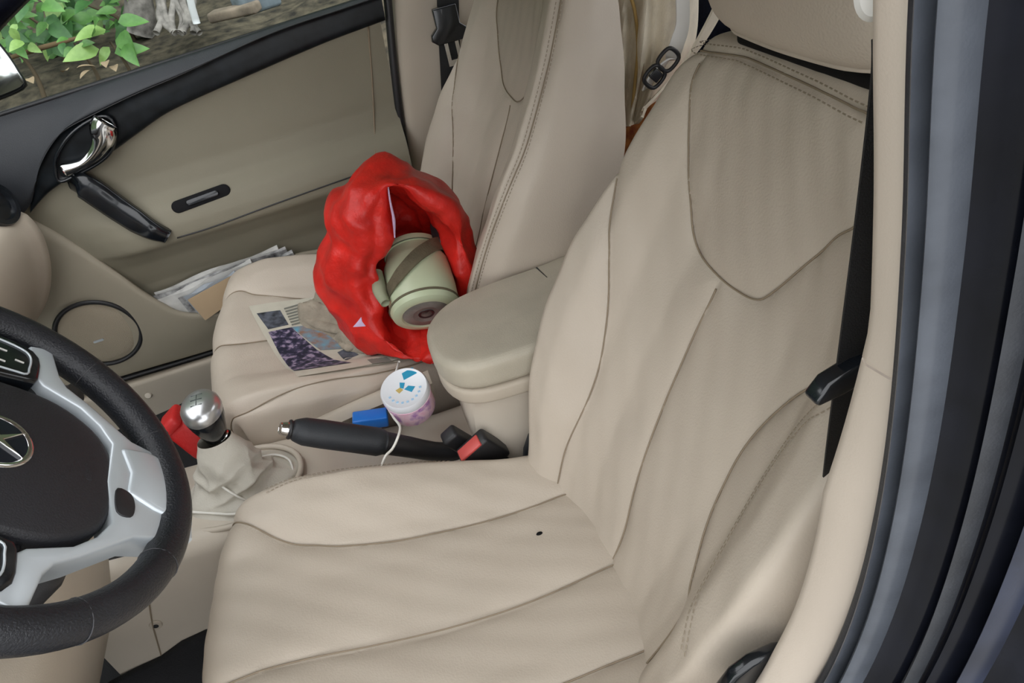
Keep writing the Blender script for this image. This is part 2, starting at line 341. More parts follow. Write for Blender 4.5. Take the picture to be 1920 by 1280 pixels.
# pocket front with the loudspeaker
TE = [(30, 400, 1.098), (90, 430, 1.094), (150, 465, 1.085), (185, 490, 1.074), (225, 518, 1.064), (262, 545, 1.058), (300, 568, 1.055), (345, 588, 1.053), (420, 585, 1.052), (480, 545, 1.052), (535, 490, 1.056), (560, 477, 1.06), (620, 464, 1.066), (760, 420, 1.07)]
BE = [(-120, 815), (0, 775), (100, 745), (200, 713), (290, 686), (375, 661), (480, 628), (600, 590), (760, 540)]
te, be = cr([at(x, y, 'Y', Y) for x, y, Y in TE], 70), cr([at(x, y, 'Y', 1.092) for x, y in BE], 70)
loft('pocket_front', [te+np.array([0, .03, -.02]), te+np.array([0, .008, .001]), te, te*.94+be*.06+np.array([0, -.004, 0]), te*.5+be*.5+np.array([0, -.006, 0]), be, be+np.array([0, .03, -.003])], mat('beige door pocket plastic', (.32, .285, .22), .6, var=.05, vscale=5, bump=.12, bscale=700, spec=.3), door, 70, 40)
sp = at(185, 626, 'Y', 1.064); spn = np.array([.0, -1, -.06])
ring = torus('speaker_ring', sp, spn, .088, .0055, BLACKP, door, 64, 10, flat=.8)
lathe('speaker_grille', [(0, .008), (.03, .0075), (.06, .005), (.078, 0), (.084, -.004), (.084, -.012), (0, -.012)], sp, spn, mat('speaker mesh', (.42, .36, .27), .6, bump=.9, bscale=900), ring, 48)
prism('speaker_badge', stadium(.009, .0028), sp+np.array([-.005, -.0095, -.012]), (1, 0, 0), (0, -.06, 1), .002, SILVER, ring, 0)
# gap under the door and sill
tube('door_gap', [at(x, y, 'Y', 1.112) for x, y in ((-120, 825), (100, 752), (200, 719), (375, 667), (560, 608))], .007, BLACKP, door, 40, 8)
sill = thing('door_sill', 'beige sill trim below the passenger door with a round clip', 'sill', (-.75, 1.1, 0))
sr = lambda pts, Y: [at(x, y, 'Y', Y) for x, y in pts]
loft('sill_trim', [sr(((0, 790), (200, 725), (375, 672), (560, 612)), 1.115), sr(((0, 797), (200, 731), (375, 677), (560, 617)), 1.08), sr(((0, 812), (200, 744), (375, 689), (560, 628)), 1.072), sr(((0, 880), (250, 795), (380, 738), (560, 660)), 1.10)], PLAST, sill, 30, 20)
lathe('clip', [(0, .004), (.007, .003), (.009, 0), (.009, -.004)], at(278, 741, 'Y', 1.078), (0, -1, .3), PLASTL, sill, 16)
# window glass and mirror
GLASS = mat('clear window glass', (.9, .95, .93), .0, trans=1, spec=.3)
b = GLASS.node_tree.nodes['Principled BSDF']; b.inputs['IOR'].default_value = 1.02
gl = [at(x, y, 'Y', 1.118) for x, y in ((-150, 262), (0, 216), (300, 121), (640, 13), (740, -20))]
loft('window_glass', [np.array(gl)+np.array([0, 0, -.01]), np.array(gl)+np.array([0, -.02, .10]), np.array(gl)+np.array([0, -.06, .20]), np.array(gl)+np.array([0, -.13, .31])], GLASS, door, 12, 10, thick=.003)
tube('window_seal', [np.array(p)+np.array([0, -.003, .002]) for p in gl], .005, BLACKP, door, 40, 8)
mr = thing('wing_mirror', 'passenger wing mirror in black housing outside the window', 'mirror', at(-30, 150, 'Y', 1.30))
mo = at(-38, 128, 'Y', 1.30); mn = CAM-mo; mn[0] += .9; mn /= np.linalg.norm(mn); mx = np.cross((0, 0, 1), mn); mx /= np.linalg.norm(mx); my = np.cross(mn, mx)
mo_ = cr([(-.09, -.045), (.05, -.062), (.068, -.03), (.062, .04), (.04, .058), (-.09, .055)], 40, True)
prism('housing', mo_*1.12, mo-mn*.035, mx, my, .06, GLOSS, mr, .012)
prism('mirror_glass', mo_*.96, mo-mn*.002, mx, my, .006, CHROME, mr, .001)

# ================================================================== SEATS
def surf_fn(spine, W, sq, sy, sb, sd, bol, bulge, mir, Yc, back, dep=None):
    """soft body: spine (x, z), half width W, section tables over |q|; returns S(s, q) -> (...,3) and length"""
    D = cr(spine, 240); L = np.r_[0, np.cumsum(np.linalg.norm(np.diff(D, axis=0), axis=1))]; n = len(spine)
    key = [L[int(np.argmin(np.linalg.norm(D-np.array(p), axis=1)))] for p in spine]
    Tn = np.gradient(D, axis=0); Tn /= np.linalg.norm(Tn, axis=1)[:, None]
    for _ in range(3): Tn = (Tn+np.roll(Tn, 1, 0)+np.roll(Tn, -1, 0))/3 if False else Tn
    def S(s, q):
        s = np.asarray(s, float); q = np.asarray(q, float); a = abs(q)
        p = np.stack([np.interp(s, L, D[:, 0]), np.interp(s, L, D[:, 1])], -1); t = np.stack([np.interp(s, L, Tn[:, 0]), np.interp(s, L, Tn[:, 1])], -1)
        nrm = np.stack([t[..., 1], -t[..., 0]], -1)
        if back: nrm = -nrm      # backrest: forward
        Wv = sm(s, key, W, .03); B = sm(s, key, bol, .04); K = sm(s, key, bulge, .03)
        y = Wv*sm(a, sq, sy, .03); off = B*sm(a, sq, sb, .03)+sm(a, sq, sd, .02)*(1 if dep is None else sm(s, key, dep, .04))
        x = p[..., 0]+nrm[..., 0]*off+K*(y/.27)**2; z = p[..., 1]+nrm[..., 1]*off
        return np.stack([x, Yc+mir*np.sign(q)*y, z], -1)
    return S, L[-1]
def pix2sq(S, Ls, pts, q0=-1, q1=1):
    """surface parameters of the points the photograph shows at the given pixels"""
    s = np.linspace(0, Ls, 120); q = np.linspace(q0, q1, 161); SS, QQ = np.meshgrid(s, q, indexing='ij'); uv, z = proj(S(SS, QQ)); out = []
    for P in pts:
        d = np.hypot(uv[..., 0]-P[0], uv[..., 1]-P[1]); cost = d+z*25
        i = np.unravel_index(np.argmin(cost), cost.shape); v = np.array([SS[i], QQ[i]])
        for _ in range(12):
            p0 = proj(S(*v))[0]; J = np.stack([(proj(S(v[0]+1e-4, v[1]))[0]-p0)/1e-4, (proj(S(v[0], v[1]+1e-4))[0]-p0)/1e-4], -1)
            st = np.linalg.lstsq(J+0, np.array(P)-p0, rcond=1e-3)[0]; st = np.clip(st, [-.02, -.06], [.02, .06]); v = np.clip(v+.7*st, [0, q0], [Ls, q1])
        out.append(v)
    return np.array(out)
def fair(c, deg=2):
    c = np.asarray(c); k = np.polyfit(c[:, 0], c[:, 1], min(deg, len(c)-1)); return np.stack([c[:, 0], np.polyval(k, c[:, 0])], -1)
def shell(root, part, S, Ls, seams, label, names, m, ns, nq, puff=.007, width=.013, stitches=(), flip=False, tubes=None, noise=0, dents=()):
    """split a soft surface into upholstery panels along its seams"""
    s = np.linspace(0, Ls, ns); q = np.linspace(-1, 1, nq); SS, QQ = [a.copy() for a in np.meshgrid(s, q, indexing='ij')]
    sq = [cr(c, 200) for c in seams]; allsq = np.vstack(sq); pts = S(allsq[:, 0], allsq[:, 1])
    def near(P):
        P = P.reshape(-1, 3); d = np.empty(len(P)); ix = np.empty(len(P), int)
        for k in range(0, len(P), 3000):
            A_ = P[k:k+3000].astype(np.float32); B_ = pts.astype(np.float32); D2 = np.maximum((A_**2).sum(1)[:, None]+(B_**2).sum(1)[None]-2*A_@B_.T, 0); ix[k:k+3000] = D2.argmin(1); d[k:k+3000] = np.linalg.norm(P[k:k+3000]-pts[D2.argmin(1)], axis=1)
        return d, ix
    P = S(SS, QQ); cell = .5*np.linalg.norm(P[ns//2, nq//2+1]-P[ns//2, nq//2]); cell = max(cell, .5*np.linalg.norm(P[ns//2+1, nq//2]-P[ns//2, nq//2]))
    d, ix = near(P); snap = (d < cell).reshape(ns, nq); snap[:, [0, -1]] = False; snap[[0, -1]] = False
    SS[snap] = allsq[ix.reshape(ns, nq)[snap], 0]; QQ[snap] = allsq[ix.reshape(ns, nq)[snap], 1]
    P = S(SS, QQ); d = near(P)[0].reshape(ns, nq); N = gnormals(P)
    if ((np.array([-.35, P[ns//2, nq//2, 1], 1.0])-P[ns//3, nq//2])@N[ns//3, nq//2]) < 0: N = -N
    disp = puff*(1-np.exp(-d/width))-puff*.6
    for (ds, dq, rs, amp) in dents: disp = disp+amp*np.exp(-((SS-ds)/rs[0])**2-((QQ-dq)/rs[1])**2)
    if noise:
        ph = RNG.uniform(0, 6, 8)
        disp = disp+noise*(np.sin(38*SS+11*QQ+ph[0])*np.sin(9*QQ-13*SS+ph[1])+.6*np.sin(70*SS-22*QQ+ph[2])*np.sin(31*QQ+ph[3]))
    P = P+N*disp[..., None]; N2 = gnormals(P); N2 = np.where(((N2*N).sum(-1) < 0)[..., None], -N2, N2)
    fc = np.array(gfaces(ns, nq)); Vf, Nf = P.reshape(-1, 3), N2.reshape(-1, 3)
    sc_ = SS.reshape(-1)[fc].mean(1); qc = QQ.reshape(-1)[fc].mean(1); lab = label(sc_, qc)
    # winding to agree with the outward normals
    nrm = np.cross(Vf[fc[:, 2]]-Vf[fc[:, 0]], Vf[fc[:, 3]]-Vf[fc[:, 1]])
    if (nrm*Nf[fc[:, 0]]).sum() < 0: fc = fc[:, ::-1]
    pt = None
    for k, nm in enumerate(names):
        sel = fc[lab == k]
        if not len(sel): continue
        u, inv = np.unique(sel, return_inverse=True)
        o = add(nm, Vf[u], inv.reshape(-1, 4), m, root if pt is None else pt, normals=Nf[u])
        if pt is None: pt = o
    # thread in the seams
    def surfpt(c):
        base = S(c[:, 0], c[:, 1]); e = 1e-3
        du = S(c[:, 0]+e, c[:, 1])-S(c[:, 0]-e, c[:, 1]); dv = S(c[:, 0], c[:, 1]+e)-S(c[:, 0], c[:, 1]-e); n_ = np.cross(du, dv); n_ /= np.linalg.norm(n_, axis=1)[:, None]+1e-12
        if len(n_) and (n_@N[ns//2, nq//2]).mean() < 0: n_ = -n_
        return base, n_
    for i, c in enumerate(sq):
        if tubes is not None and i not in tubes: continue
        b_, n_ = surfpt(c[3:-3:2]); tube('seam', b_+n_*(-puff*.6+.0017), .0011, PIPE, pt, smooth_pts=False, seg=5)
    for c, off in stitches:
        c = cr(c, 500); b_, n_ = surfpt(c); b_ = b_+n_*(puff*.4+.0010)
        T = np.gradient(b_, axis=0); T /= np.linalg.norm(T, axis=1)[:, None]+1e-12; sd = np.cross(T, n_); b_ = b_+sd*off
        L = np.r_[0, np.cumsum(np.linalg.norm(np.diff(b_, axis=0), axis=1))]; V, F = [], []
        for x0 in np.arange(0, L[-1]-.005, .0068):
            e = [np.array([np.interp(x, L, b_[:, k]) for k in range(3)]) for x in (x0, x0+.0044)]; k = np.searchsorted(L, x0); k = min(k, len(L)-1)
            o_ = len(V); hw = .0007
            for p in e: V += [p-sd[k]*hw, p+n_[k]*.0008, p+sd[k]*hw]
            F += [(o_, o_+1, o_+4, o_+3), (o_+1, o_+2, o_+5, o_+4)]
        st = add('stitching', V, F, STITCH, pt); st['kind'] = 'stuff'
    return pt, Vf.reshape(ns, nq, 3)
# section tables over |q|
CQ = [0, .25, .42, .55, .66, .76, .86, 1]
C_sec = dict(sq=CQ, sy=[0, .36, .58, .75, .90, .985, 1.0, .95], sb=[0, .02, .25, .8, 1, .7, .2, 0], sd=[0, 0, 0, 0, 0, -.014, -.055, -.17])
B_sec = dict(sq=CQ, sy=[0, .36, .58, .76, .91, .99, 1.0, .93], sb=[0, .02, .25, .8, 1, .75, .3, 0], sd=[0, 0, 0, -.002, -.006, -.03, -.075, -.135])
def seat(label, Yc, mir, dX, cush_pix, back_pix, hex_pix, top_pix, cst_pix, bst_pix, hexk=1, hexq=1):
    root = thing('car_seat', label, 'car seat', (dX-.2, Yc, .02), 'front seats of the car')
    # ---- cushion
    spine = [(.10, .225), (.06, .262), (.033, .277), (-.09, .280), (-.196, .295), (-.292, .316), (-.375, .339), (-.445, .354), (-.482, .343), (-.502, .308), (-.508, .25), (-.50, .15)]
    spine = [(x+dX, z) for x, z in spine]
    S, Ls = surf_fn(spine, [.19, .20, .215, .245, .268, .28, .283, .278, .268, .262, .258, .25], bol=[0, .008, .014, .03, .042, .044, .036, .018, .004, 0, 0, 0],
                    bulge=[0, 0, 0, 0, 0, 0, .006, .02, .034, .038, .03, .02], mir=mir, Yc=Yc, back=False, **C_sec)
    SC, LC = S, Ls
    seams = [fair(pix2sq(S, Ls, p), 4) if not isinstance(p, str) else None for p in cush_pix]
    # extend seams over the front edge and under the backrest, mirror the unseen one
    seams = [np.vstack([[0, c[0, 1]], c[1:-1] if False else c, [min(Ls, c[-1, 0]+.10), c[-1, 1]]]) if c is not None else None for c in seams]
    known = [c for c in seams if c is not None]
    for i, c in enumerate(seams):
        if c is None: src = seams[-1 - i]; seams[i] = np.stack([src[:, 0], -src[:, 1]], -1)
    seams.sort(key=lambda c: c[len(c)//2, 1])
    def lab(s, q): return sum((q > np.interp(s, c[:, 0], c[:, 1])).astype(int) for c in seams)
    names = ['side_bolster']+['insert_panel']*(len(seams)-1)+['side_bolster']
    st = []
    for p in cst_pix: c = fair(pix2sq(S, Ls, p)); st += [(c, -.004), (c, .004)]
    shell(root, 'cushion', S, Ls, seams, lab, ['cushion']+names[1:], LEATHER, 150, 150, .008, .016, st, noise=.0011,
          dents=[(Ls*.42, 0, (.12, .22), -.006)])
    # ---- backrest
    spine = [(-.02, .20), (.03, .285), (.085, .395), (.135, .485), (.18, .567), (.213, .636), (.242, .735), (.26, .81), (.269, .840), (.285, .852), (.325, .848), (.37, .832), (.392, .80)]
    if mir < 0: spine = [(x+.10*max(0, z-.68), z+.28*max(0, z-.68)) if k < 9 else (x+.018, z+.047) for k, (x, z) in enumerate(spine)]
    spine = [(x+dX, z) for x, z in spine]
    S, Ls = surf_fn(spine, [.20, .225, .262, .275, .275, .266, .240, .208, .180, .165, .155, .15, .15], bol=[.045, .06, .082, .088, .084, .07, .038, .014, .004, 0, 0, 0, 0],
                    bulge=[0]*13, dep=[1, 1, 1, 1, .95, .9, .8, .7, .62, .55, .5, .45, .4], mir=mir, Yc=Yc, back=True, **B_sec)
    seams = [np.array([(Ls*f, q) for f, q in p]) if isinstance(p, tuple) else fair(pix2sq(S, Ls, p)) if not isinstance(p, str) else None for p in back_pix]
    seams = [np.vstack([[0, c[-1, 1]], c[::-1]]) if c is not None else None for c in seams]    # bottom to top
    for i, c in enumerate(seams):
        if c is None: src = seams[-1 - i]; seams[i] = np.stack([src[:, 0], -src[:, 1]], -1)
    seams.sort(key=lambda c: c[len(c)//2, 1])
    hx = pix2sq(S, Ls, hex_pix); tp = pix2sq(S, Ls, top_pix); o = np.argsort(tp[:, 1]); tp = tp[o]
    st_ = np.interp(hx[0, 1], tp[:, 1], tp[:, 0]); hx = np.vstack([[st_-.012, hx[0, 1]+.20*hexq], [.45*st_+.55*hx[0, 0], hx[0, 1]+.085*hexq], hx])
    # complete the hexagon with its unseen half
    mx_ = hx[np.argmin(hx[:, 0])]; left = hx[:int(np.argmin(hx[:, 0]))+1]
    mirr = np.stack([left[::-1, 0], mx_[1]+hexk*(mx_[1]-left[::-1, 1])], -1)[1:]; right = hx[int(np.argmin(hx[:, 0]))+1:]
    if len(right): mirr = np.vstack([right, mirr[mirr[:, 0] > right[-1, 0]+.03]])
    full = np.vstack([left, mirr])
    tpx = np.vstack([[tp[0, 0]-.01, -.72], tp, [tp[-1, 0]-.01, .72]])
    seams_all = seams+[full, tpx]
    def inpoly(s, q):
        poly = np.vstack([full, [Ls*1.2, full[-1, 1]], [Ls*1.2, full[0, 1]]]); c = np.zeros(len(s), bool); j = len(poly)-1
        for i in range(len(poly)):
            (si, qi), (sj, qj) = poly[i], poly[j]
            c ^= ((qi > q) != (qj > q)) & (s < (sj-si)*(q-qi)/(qj-qi+1e-12)+si); j = i
        return c
    nse = len(seams)
    def lab(s, q):
        l = sum((q > np.interp(s, c[:, 0], c[:, 1])).astype(int) for c in seams)
        mid_ = (l > 0) & (l < nse); ih = inpoly(s, q) & (abs(q) < .6); l = np.where(ih, nse+1, l)
        l = np.where((s > np.interp(q, tpx[:, 1], tpx[:, 0])) & (abs(q) < .72), nse+2, l)
        return l
    st = []
    for p in bst_pix: c = np.array([(Ls*f, q) for f, q in p]) if isinstance(p, tuple) else fair(pix2sq(S, Ls, p)); st += [(c, -.005), (c, .005)]
    st += [(tp, -.006), (tp, .006)]
    pt, G = shell(root, 'backrest', S, Ls, seams_all, lab, ['backrest']+['insert_panel']*(nse-1)+['side_bolster', 'shoulder_panel', 'top_panel'], LEATHER, 190, 170, .008, .015, st, noise=.0010)
    # rear cover closing the shell
    A, Bq = G[::6, 0], G[::6, -1]; R = [A, A*.7+Bq*.3+np.array([.012, 0, 0]), A*.3+Bq*.7+np.array([.012, 0, 0]), Bq]
    loft('back_cover', R, LEATHER, root, 32, 12)
    # ---- frame and rails under the cushion, recliner covers
    rbox('seat_base', (dX-.2, Yc, .10), (.50, .42, .13), BLACKP, root, .02)
    for sgn in (-1, 1): rbox('rail', (dX-.2, Yc+sgn*.19, .025), (.62, .03, .03), BLACKP, root, .004)
    ol = cr([(-.11, -.06), (.05, -.075), (.09, -.02), (.085, .05), (.05, .085), (.01, .075), (-.03, .03), (-.1, .0)], 40, True)
    if mir > 0:
        prism('recliner_cover', [(a[0], a[2]) for a in (at(x, y, 'Y', .262) for x, y in ((978, 868), (980, 838), (990, 808), (1004, 812), (1030, 838), (1060, 868), (1060, 900), (985, 900)))], (0, .255, 0), (1, 0, 0), (0, 0, 1), .016, CHAR, root, .005)
        prism('recliner_cover', [(a[0], a[2]) for a in (at(x, y, 'Y', -.288) for x, y in ((1335, 1340), (1350, 1300), (1375, 1268), (1410, 1242), (1460, 1220), (1510, 1215), (1510, 1340)))], (0, -.284, 0), (1, 0, 0), (0, 0, 1), .012, GLOSS, root, .004)
        v_ = pix2sq(SC, LC, [(1012, 1002)])[0]; lathe('burn_mark', [(0, .0012), (.0028, .0008), (.0032, -.001)], SC(*v_)+np.array([0, 0, .003]), (0.05, 0, 1), MATTE, root, 12, sx=1.5, sy=.8)
    # ---- headrest
    hb_ = np.array([dX+.296, Yc+.01*mir, .971 if mir > 0 else 1.005])
    V = []; nu, nv = 40, 28
    for i in range(nu):
        a = 2*math.pi*i/nu
        for j in range(nv):
            b_ = -math.pi/2+math.pi*j/(nv-1); e = lambda c, p: math.copysign(abs(c)**p, c)
            x = .055*e(math.cos(b_), .32)*e(math.cos(a), .5); y = .137*e(math.cos(b_), .32)*e(math.sin(a), .42); z = .105*e(math.sin(b_), .45)
            y *= 1-.12*(z/.105); x += -.02*(z+.1)/.2-.15*y*y*-4
            V.append(hb_+np.array([x, y, z]))
    hd = add('headrest', V, gfaces(nu, nv, True, False), LEATHER, root)
    rbox('headrest_gap_shade', (dX+.300, Yc, .856), (.05, .22, .014), MATTE, root, .005, 3)  # black strip standing in for the shade in the gap below the headrest
    rg = [np.array(V[i*nv+3]) for i in range(0, nu, 2)]
    tube('piping', rg, .0028, LEATHER, hd, 80, 8, True)
    for sgn in (-1, 1): tube('headrest_post', [hb_+np.array([.0, sgn*.07, -.06]), hb_+np.array([.0, sgn*.07, -.15])], .006, CHROME, root, 4, 10)
    return root, SC, LC
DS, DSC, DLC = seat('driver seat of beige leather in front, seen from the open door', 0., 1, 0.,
    ['m', [(1165, 1050), (1085, 1087), (1000, 1120), (925, 1150), (850, 1174), (770, 1192), (700, 1205), (630, 1219), (560, 1236), (490, 1256), (430, 1276)],
     [(1075, 920), (1000, 948), (900, 976), (800, 1001), (740, 1013), (660, 1020), (600, 1019), (520, 1009), (440, 1000)]],
    [[(1560, 690), (1480, 745), (1400, 838), (1330, 955), (1285, 1070), (1255, 1190)], [(1345, 527), (1290, 640), (1230, 790), (1185, 920), (1160, 1015)], [(1165, 318), (1160, 400), (1148, 510), (1120, 640), (1090, 750), (1058, 868)]],
    [(1287, 320), (1291, 380), (1297, 440), (1310, 478), (1345, 520), (1385, 550), (1415, 562), (1440, 551), (1500, 501), (1560, 446), (1610, 403)],
    [(1340, 88), (1400, 108), (1450, 130), (1500, 153), (1550, 177), (1600, 203), (1632, 218)],
    [[(500, 930), (560, 900), (640, 874), (720, 863), (800, 860), (850, 864)]],
    [[(1556, 742), (1520, 795), (1480, 850), (1440, 908), (1400, 967), (1365, 1020), (1333, 1075), (1310, 1130), (1297, 1190), (1294, 1250)]])
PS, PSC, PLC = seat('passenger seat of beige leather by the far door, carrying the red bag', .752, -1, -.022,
    [[(430, 797), (455, 777), (500, 750), (560, 726), (620, 712), (680, 702), (740, 692)][::-1], [(800, 600), (700, 612), (600, 622), (500, 634), (440, 644), (385, 660)], [(800, 560), (700, 563), (620, 560), (540, 556), (480, 550), (440, 545)]],
    [((.80, .72), (.66, .70), (.5, .69), (.35, .68), (.2, .68), (.06, .66)), [(955, 187), (938, 260), (918, 340), (903, 400), (890, 460)], [(872, 60), (870, 120), (864, 200), (855, 275), (845, 340), (838, 385)]],
    [(928, 20), (930, 60), (934, 110), (940, 155), (952, 178), (970, 190)],
    [(905, -130), (940, -120), (980, -108), (1020, -95), (1060, -85)],
    [], [((.80, .72), (.66, .70), (.5, .69), (.35, .68), (.2, .68), (.06, .66))], hexk=1.7, hexq=0)

# ================================================================== STEERING WHEEL
sw_ = math.radians(30); W0 = np.array([-.493, .008, .739]); wn = np.array([math.cos(sw_), 0, math.sin(sw_)]); wd_ = np.array([math.sin(sw_), 0, -math.cos(sw_)]); wy = np.array([0, 1., 0])
ph_ = math.radians(9); WA = wd_*math.cos(ph_)+wy*math.sin(ph_); WB = -wd_*math.sin(ph_)+wy*math.cos(ph_)      # wheel's own down and right
whl = thing('steering_wheel', 'black leather steering wheel with silver spokes at left', 'steering wheel', W0-wn*.1)
def wp(a, b, o=0): return W0+WA*a+WB*b+wn*o
WLEA = mat('black wheel leather', (.012, .013, .017), .38, var=.2, vscale=20, bump=.5, bscale=500)
rim = torus('rim', W0, wn, .1715, .0175, WLEA, whl, 96, 18, x=WA, flat=1.05)
for a in (-62, 28, 62, -28, 118, -118): 
    t = math.radians(a); c = W0+.1715*(WA*math.cos(t)+WB*math.sin(t)); ax_ = -WA*math.sin(t)+WB*math.cos(t)
    torus('rim_seam', c, ax_, .0178, .0006, mat('dark thread', (.05, .05, .055), .6), rim, 24, 6)
hubh = [(.112, 0), (.110, .025), (.098, .055), (.075, .074), (.045, .085), (.0, .086), (-.04, .08), (-.075, .06), (-.086, .03), (-.088, 0)]
hub = hubh+[(a, -b) for a, b in hubh[-2:0:-1]]
HUBM = mat('dark grey airbag cover', (.018, .018, .022), .5, bump=.35, bscale=600)
hubo = prism('airbag_cover', cr(hub, 60, True), wp(0, 0, -.012), WA, WB, .03, HUBM, whl, .008, 4, dome=.010)
# fine moulded lines of the cover
for pts in ([(.02, .075), (.045, .03), (.05, -.03), (.03, -.076)], [(.048, .02), (.105, .035)], [(.05, -.02), (.105, -.035)]):
    tube('cover_line', [wp(a, b, .0105-.9*(a*a+b*b)) for a, b in pts], .0009, BLACKP, hubo, 24, 6)
rbk = prism('cover_mark', [(.076, -.010), (.084, -.010), (.084, .010), (.076, .010)], wp(0, 0, .0078), WA, WB, .0016, HUBM, hubo, .0004)
# silver trim: broad lower spoke and two arms
sil = [(.100, -.002), (.105, .05), (.092, .070), (.072, .086), (.036, .098), (.028, .105), (.018, .150), (.040, .158), (.050, .120), (.058, .108), (.078, .096), (.125, .062), (.142, .058), (.168, .052), (.186, .046), (.1885, 0)]
sil = sil+[(a, -b) for a, b in sil[::-1]][1:-1]
sp_ = prism('silver_spoke', sil, wp(0, 0, -.008), WA, WB, .030, SILVER, whl, .003, 3); sp_['label'] = 'silver painted lower spoke and arms'
prism('spoke_boss', [(.118, -.012), (.145, -.024), (.186, -.034), (.188, 0), (.184, .044), (.140, .052), (.112, .046), (.122, .016)], wp(0, 0, .0035), WA, WB, .014, SILVER, sp_, .005, 3)
prism('spoke_slot', cr([(.108, -.038), (.122, -.040), (.126, -.026), (.122, -.012), (.108, -.010)], 24, True), wp(0, 0, .0055), WA, WB, .006, BLACKP, sp_, .001)
for sg in (-1, 1):
    pad = prism('button_panel', cr([(-.045, sg*.088), (.022, sg*.094), (.030, sg*.104), (.022, sg*.142), (-.045, sg*.140)], 24, True), wp(0, 0, -.004), WA, WB, .026, GLOSS, whl, .004)
    oo = cr([(-.04, sg*.099), (.013, sg*.1), (.019, sg*.106), (.014, sg*.134), (-.04, sg*.133)], 30, True)
    tube('button_outline', [wp(a, b, .0095) for a, b in oo], .0011, SILVER, pad, 60, 6, True)
    for a, b in ((-.028, .108), (-.028, .124), (-.006, .108), (-.006, .124), (.010, .116)):
        prism('button_mark', [(a-.004, sg*b-.0008), (a+.004, sg*b-.0008), (a+.004, sg*b+.0008), (a-.004, sg*b+.0008)], wp(0, 0, .0094), WA, WB, .0008, WHITE, pad, 0)
    prism('spoke_core', [(-.05, sg*.08), (.04, sg*.08), (.03, sg*.165), (-.05, sg*.165)], wp(0, 0, -.016), WA, WB, .02, BLACKP, whl, .004)
# badge: chrome ring with a five pointed star
bd = torus('badge_ring', wp(0, 0, .0125), wn, .0275, .003, CHROME, hubo, 40, 10, x=WA, flat=.6)
lathe('badge_disc', [(0, .001), (.026, .001), (.026, -.004), (0, -.004)], wp(0, 0, .0125), wn, mat('dark badge', (.01, .012, .02), .2), bd, 32)
star = []
for k in range(10):
    t = math.pi+k*math.pi/5; r = .0265 if k % 2 == 0 else .0045; star.append((r*math.cos(t), r*math.sin(t)))
prism('badge_star', star, wp(0, 0, .0145), WA, WB, .003, CHROME, bd, .0006, 1)
# column shroud behind the wheel
colm = thing('steering_column', 'black steering column shroud behind the wheel', 'column', W0-wn*.2)
M = axes(-wn, WB)
rbox('shroud', W0-wn*.135, (.17, .20, .20), BLACKP, colm, .02, 3, M)
tube('stalk', [W0-wn*.07+np.array([0, .05, 0]), W0-wn*.075+np.array([0, .12, .01]), W0-wn*.07+np.array([0, .19, .02])], [.006, .007, .009], BLACKP, colm, 16, 10)

# ================================================================== DASHBOARD
dash = thing('dashboard', 'beige lower dashboard with knee panel below the steering wheel', 'dashboard', (-.95, .37, .1))
kp = [[(-.60, y, .545), (-.585, y, .50), (-.60, y, .44), (-.64, y, .34), (-.70, y, .22), (-.78, y, .12), (-.80, y, .09)] for y in (-.36, -.1, .1, .262)]
loft('knee_panel', kp, PLAST, dash, 40, 12, thick=.012)
rbox('dash_core', (-1.02, .37, .60), (.26, 1.40, .22), BLACKP, dash, .03)
rbox('dash_top', (-1.10, .37, .745), (.46, 1.40, .07), CHAR, dash, .03, 4)
# glovebox end by the passenger door
ge = [[at(x, y, 'Y', Y) for x, y in ((20, 395), (48, 405), (78, 445), (92, 505), (86, 560), (62, 605), (30, 640))] for Y in (1.03, 1.0)]
ge2 = np.array(ge[1])+np.array([-.02, -.04, 0]); ge3 = np.array(ge[1])+np.array([-.035, -.30, 0]); ge4 = np.array(ge[1])+np.array([-.03, -.52, 0])
loft('glovebox', [np.array(ge[0])+np.array([-.06, .02, 0]), ge[0], ge[1], ge2, ge3, ge4], PLAST, dash, 30, 30)
tube('glovebox_joint', [at(x, y, 'Y', .985) for x, y in ((52, 528), (48, 550), (50, 580), (58, 598))], .0016, PIPE, dash, 16, 6)
vt = at(-8, 385, 'Y', .98); lathe('air_vent', [(0, .004), (.03, .004), (.033, .012), (.042, .012), (.046, 0), (.046, -.04)], vt, (1, -.35, .2), GLOSS, dash, 32)
# centre stack: dark, with a chrome ringed knob
stk = thing('centre_stack', 'dark centre stack glimpsed through the steering wheel', 'centre stack', (-.80, .37, .3))
OLV = mat('dim olive plastic', (.16, .15, .11), .45)
rbox('stack_body', (-.82, .37, .44), (.11, .18, .22), BLACKP, stk, .015)
for y in (.30, .36, .43): rbox('stack_bar', (-.757, y, .44), (.012, .022, .22), OLV, stk, .004)
rbox('screen', (-.757, .37, .57), (.01, .17, .05), GLOSS, stk, .003)
kn = at(132, 742, 'X', -.74); torus('knob_ring', kn, (1, 0, .2), .022, .003, CHROME, stk, 32, 8); lathe('knob', [(.02, 0), (.019, .012), (0, .013)], kn, (1, 0, .2), BLACKP, stk, 24)

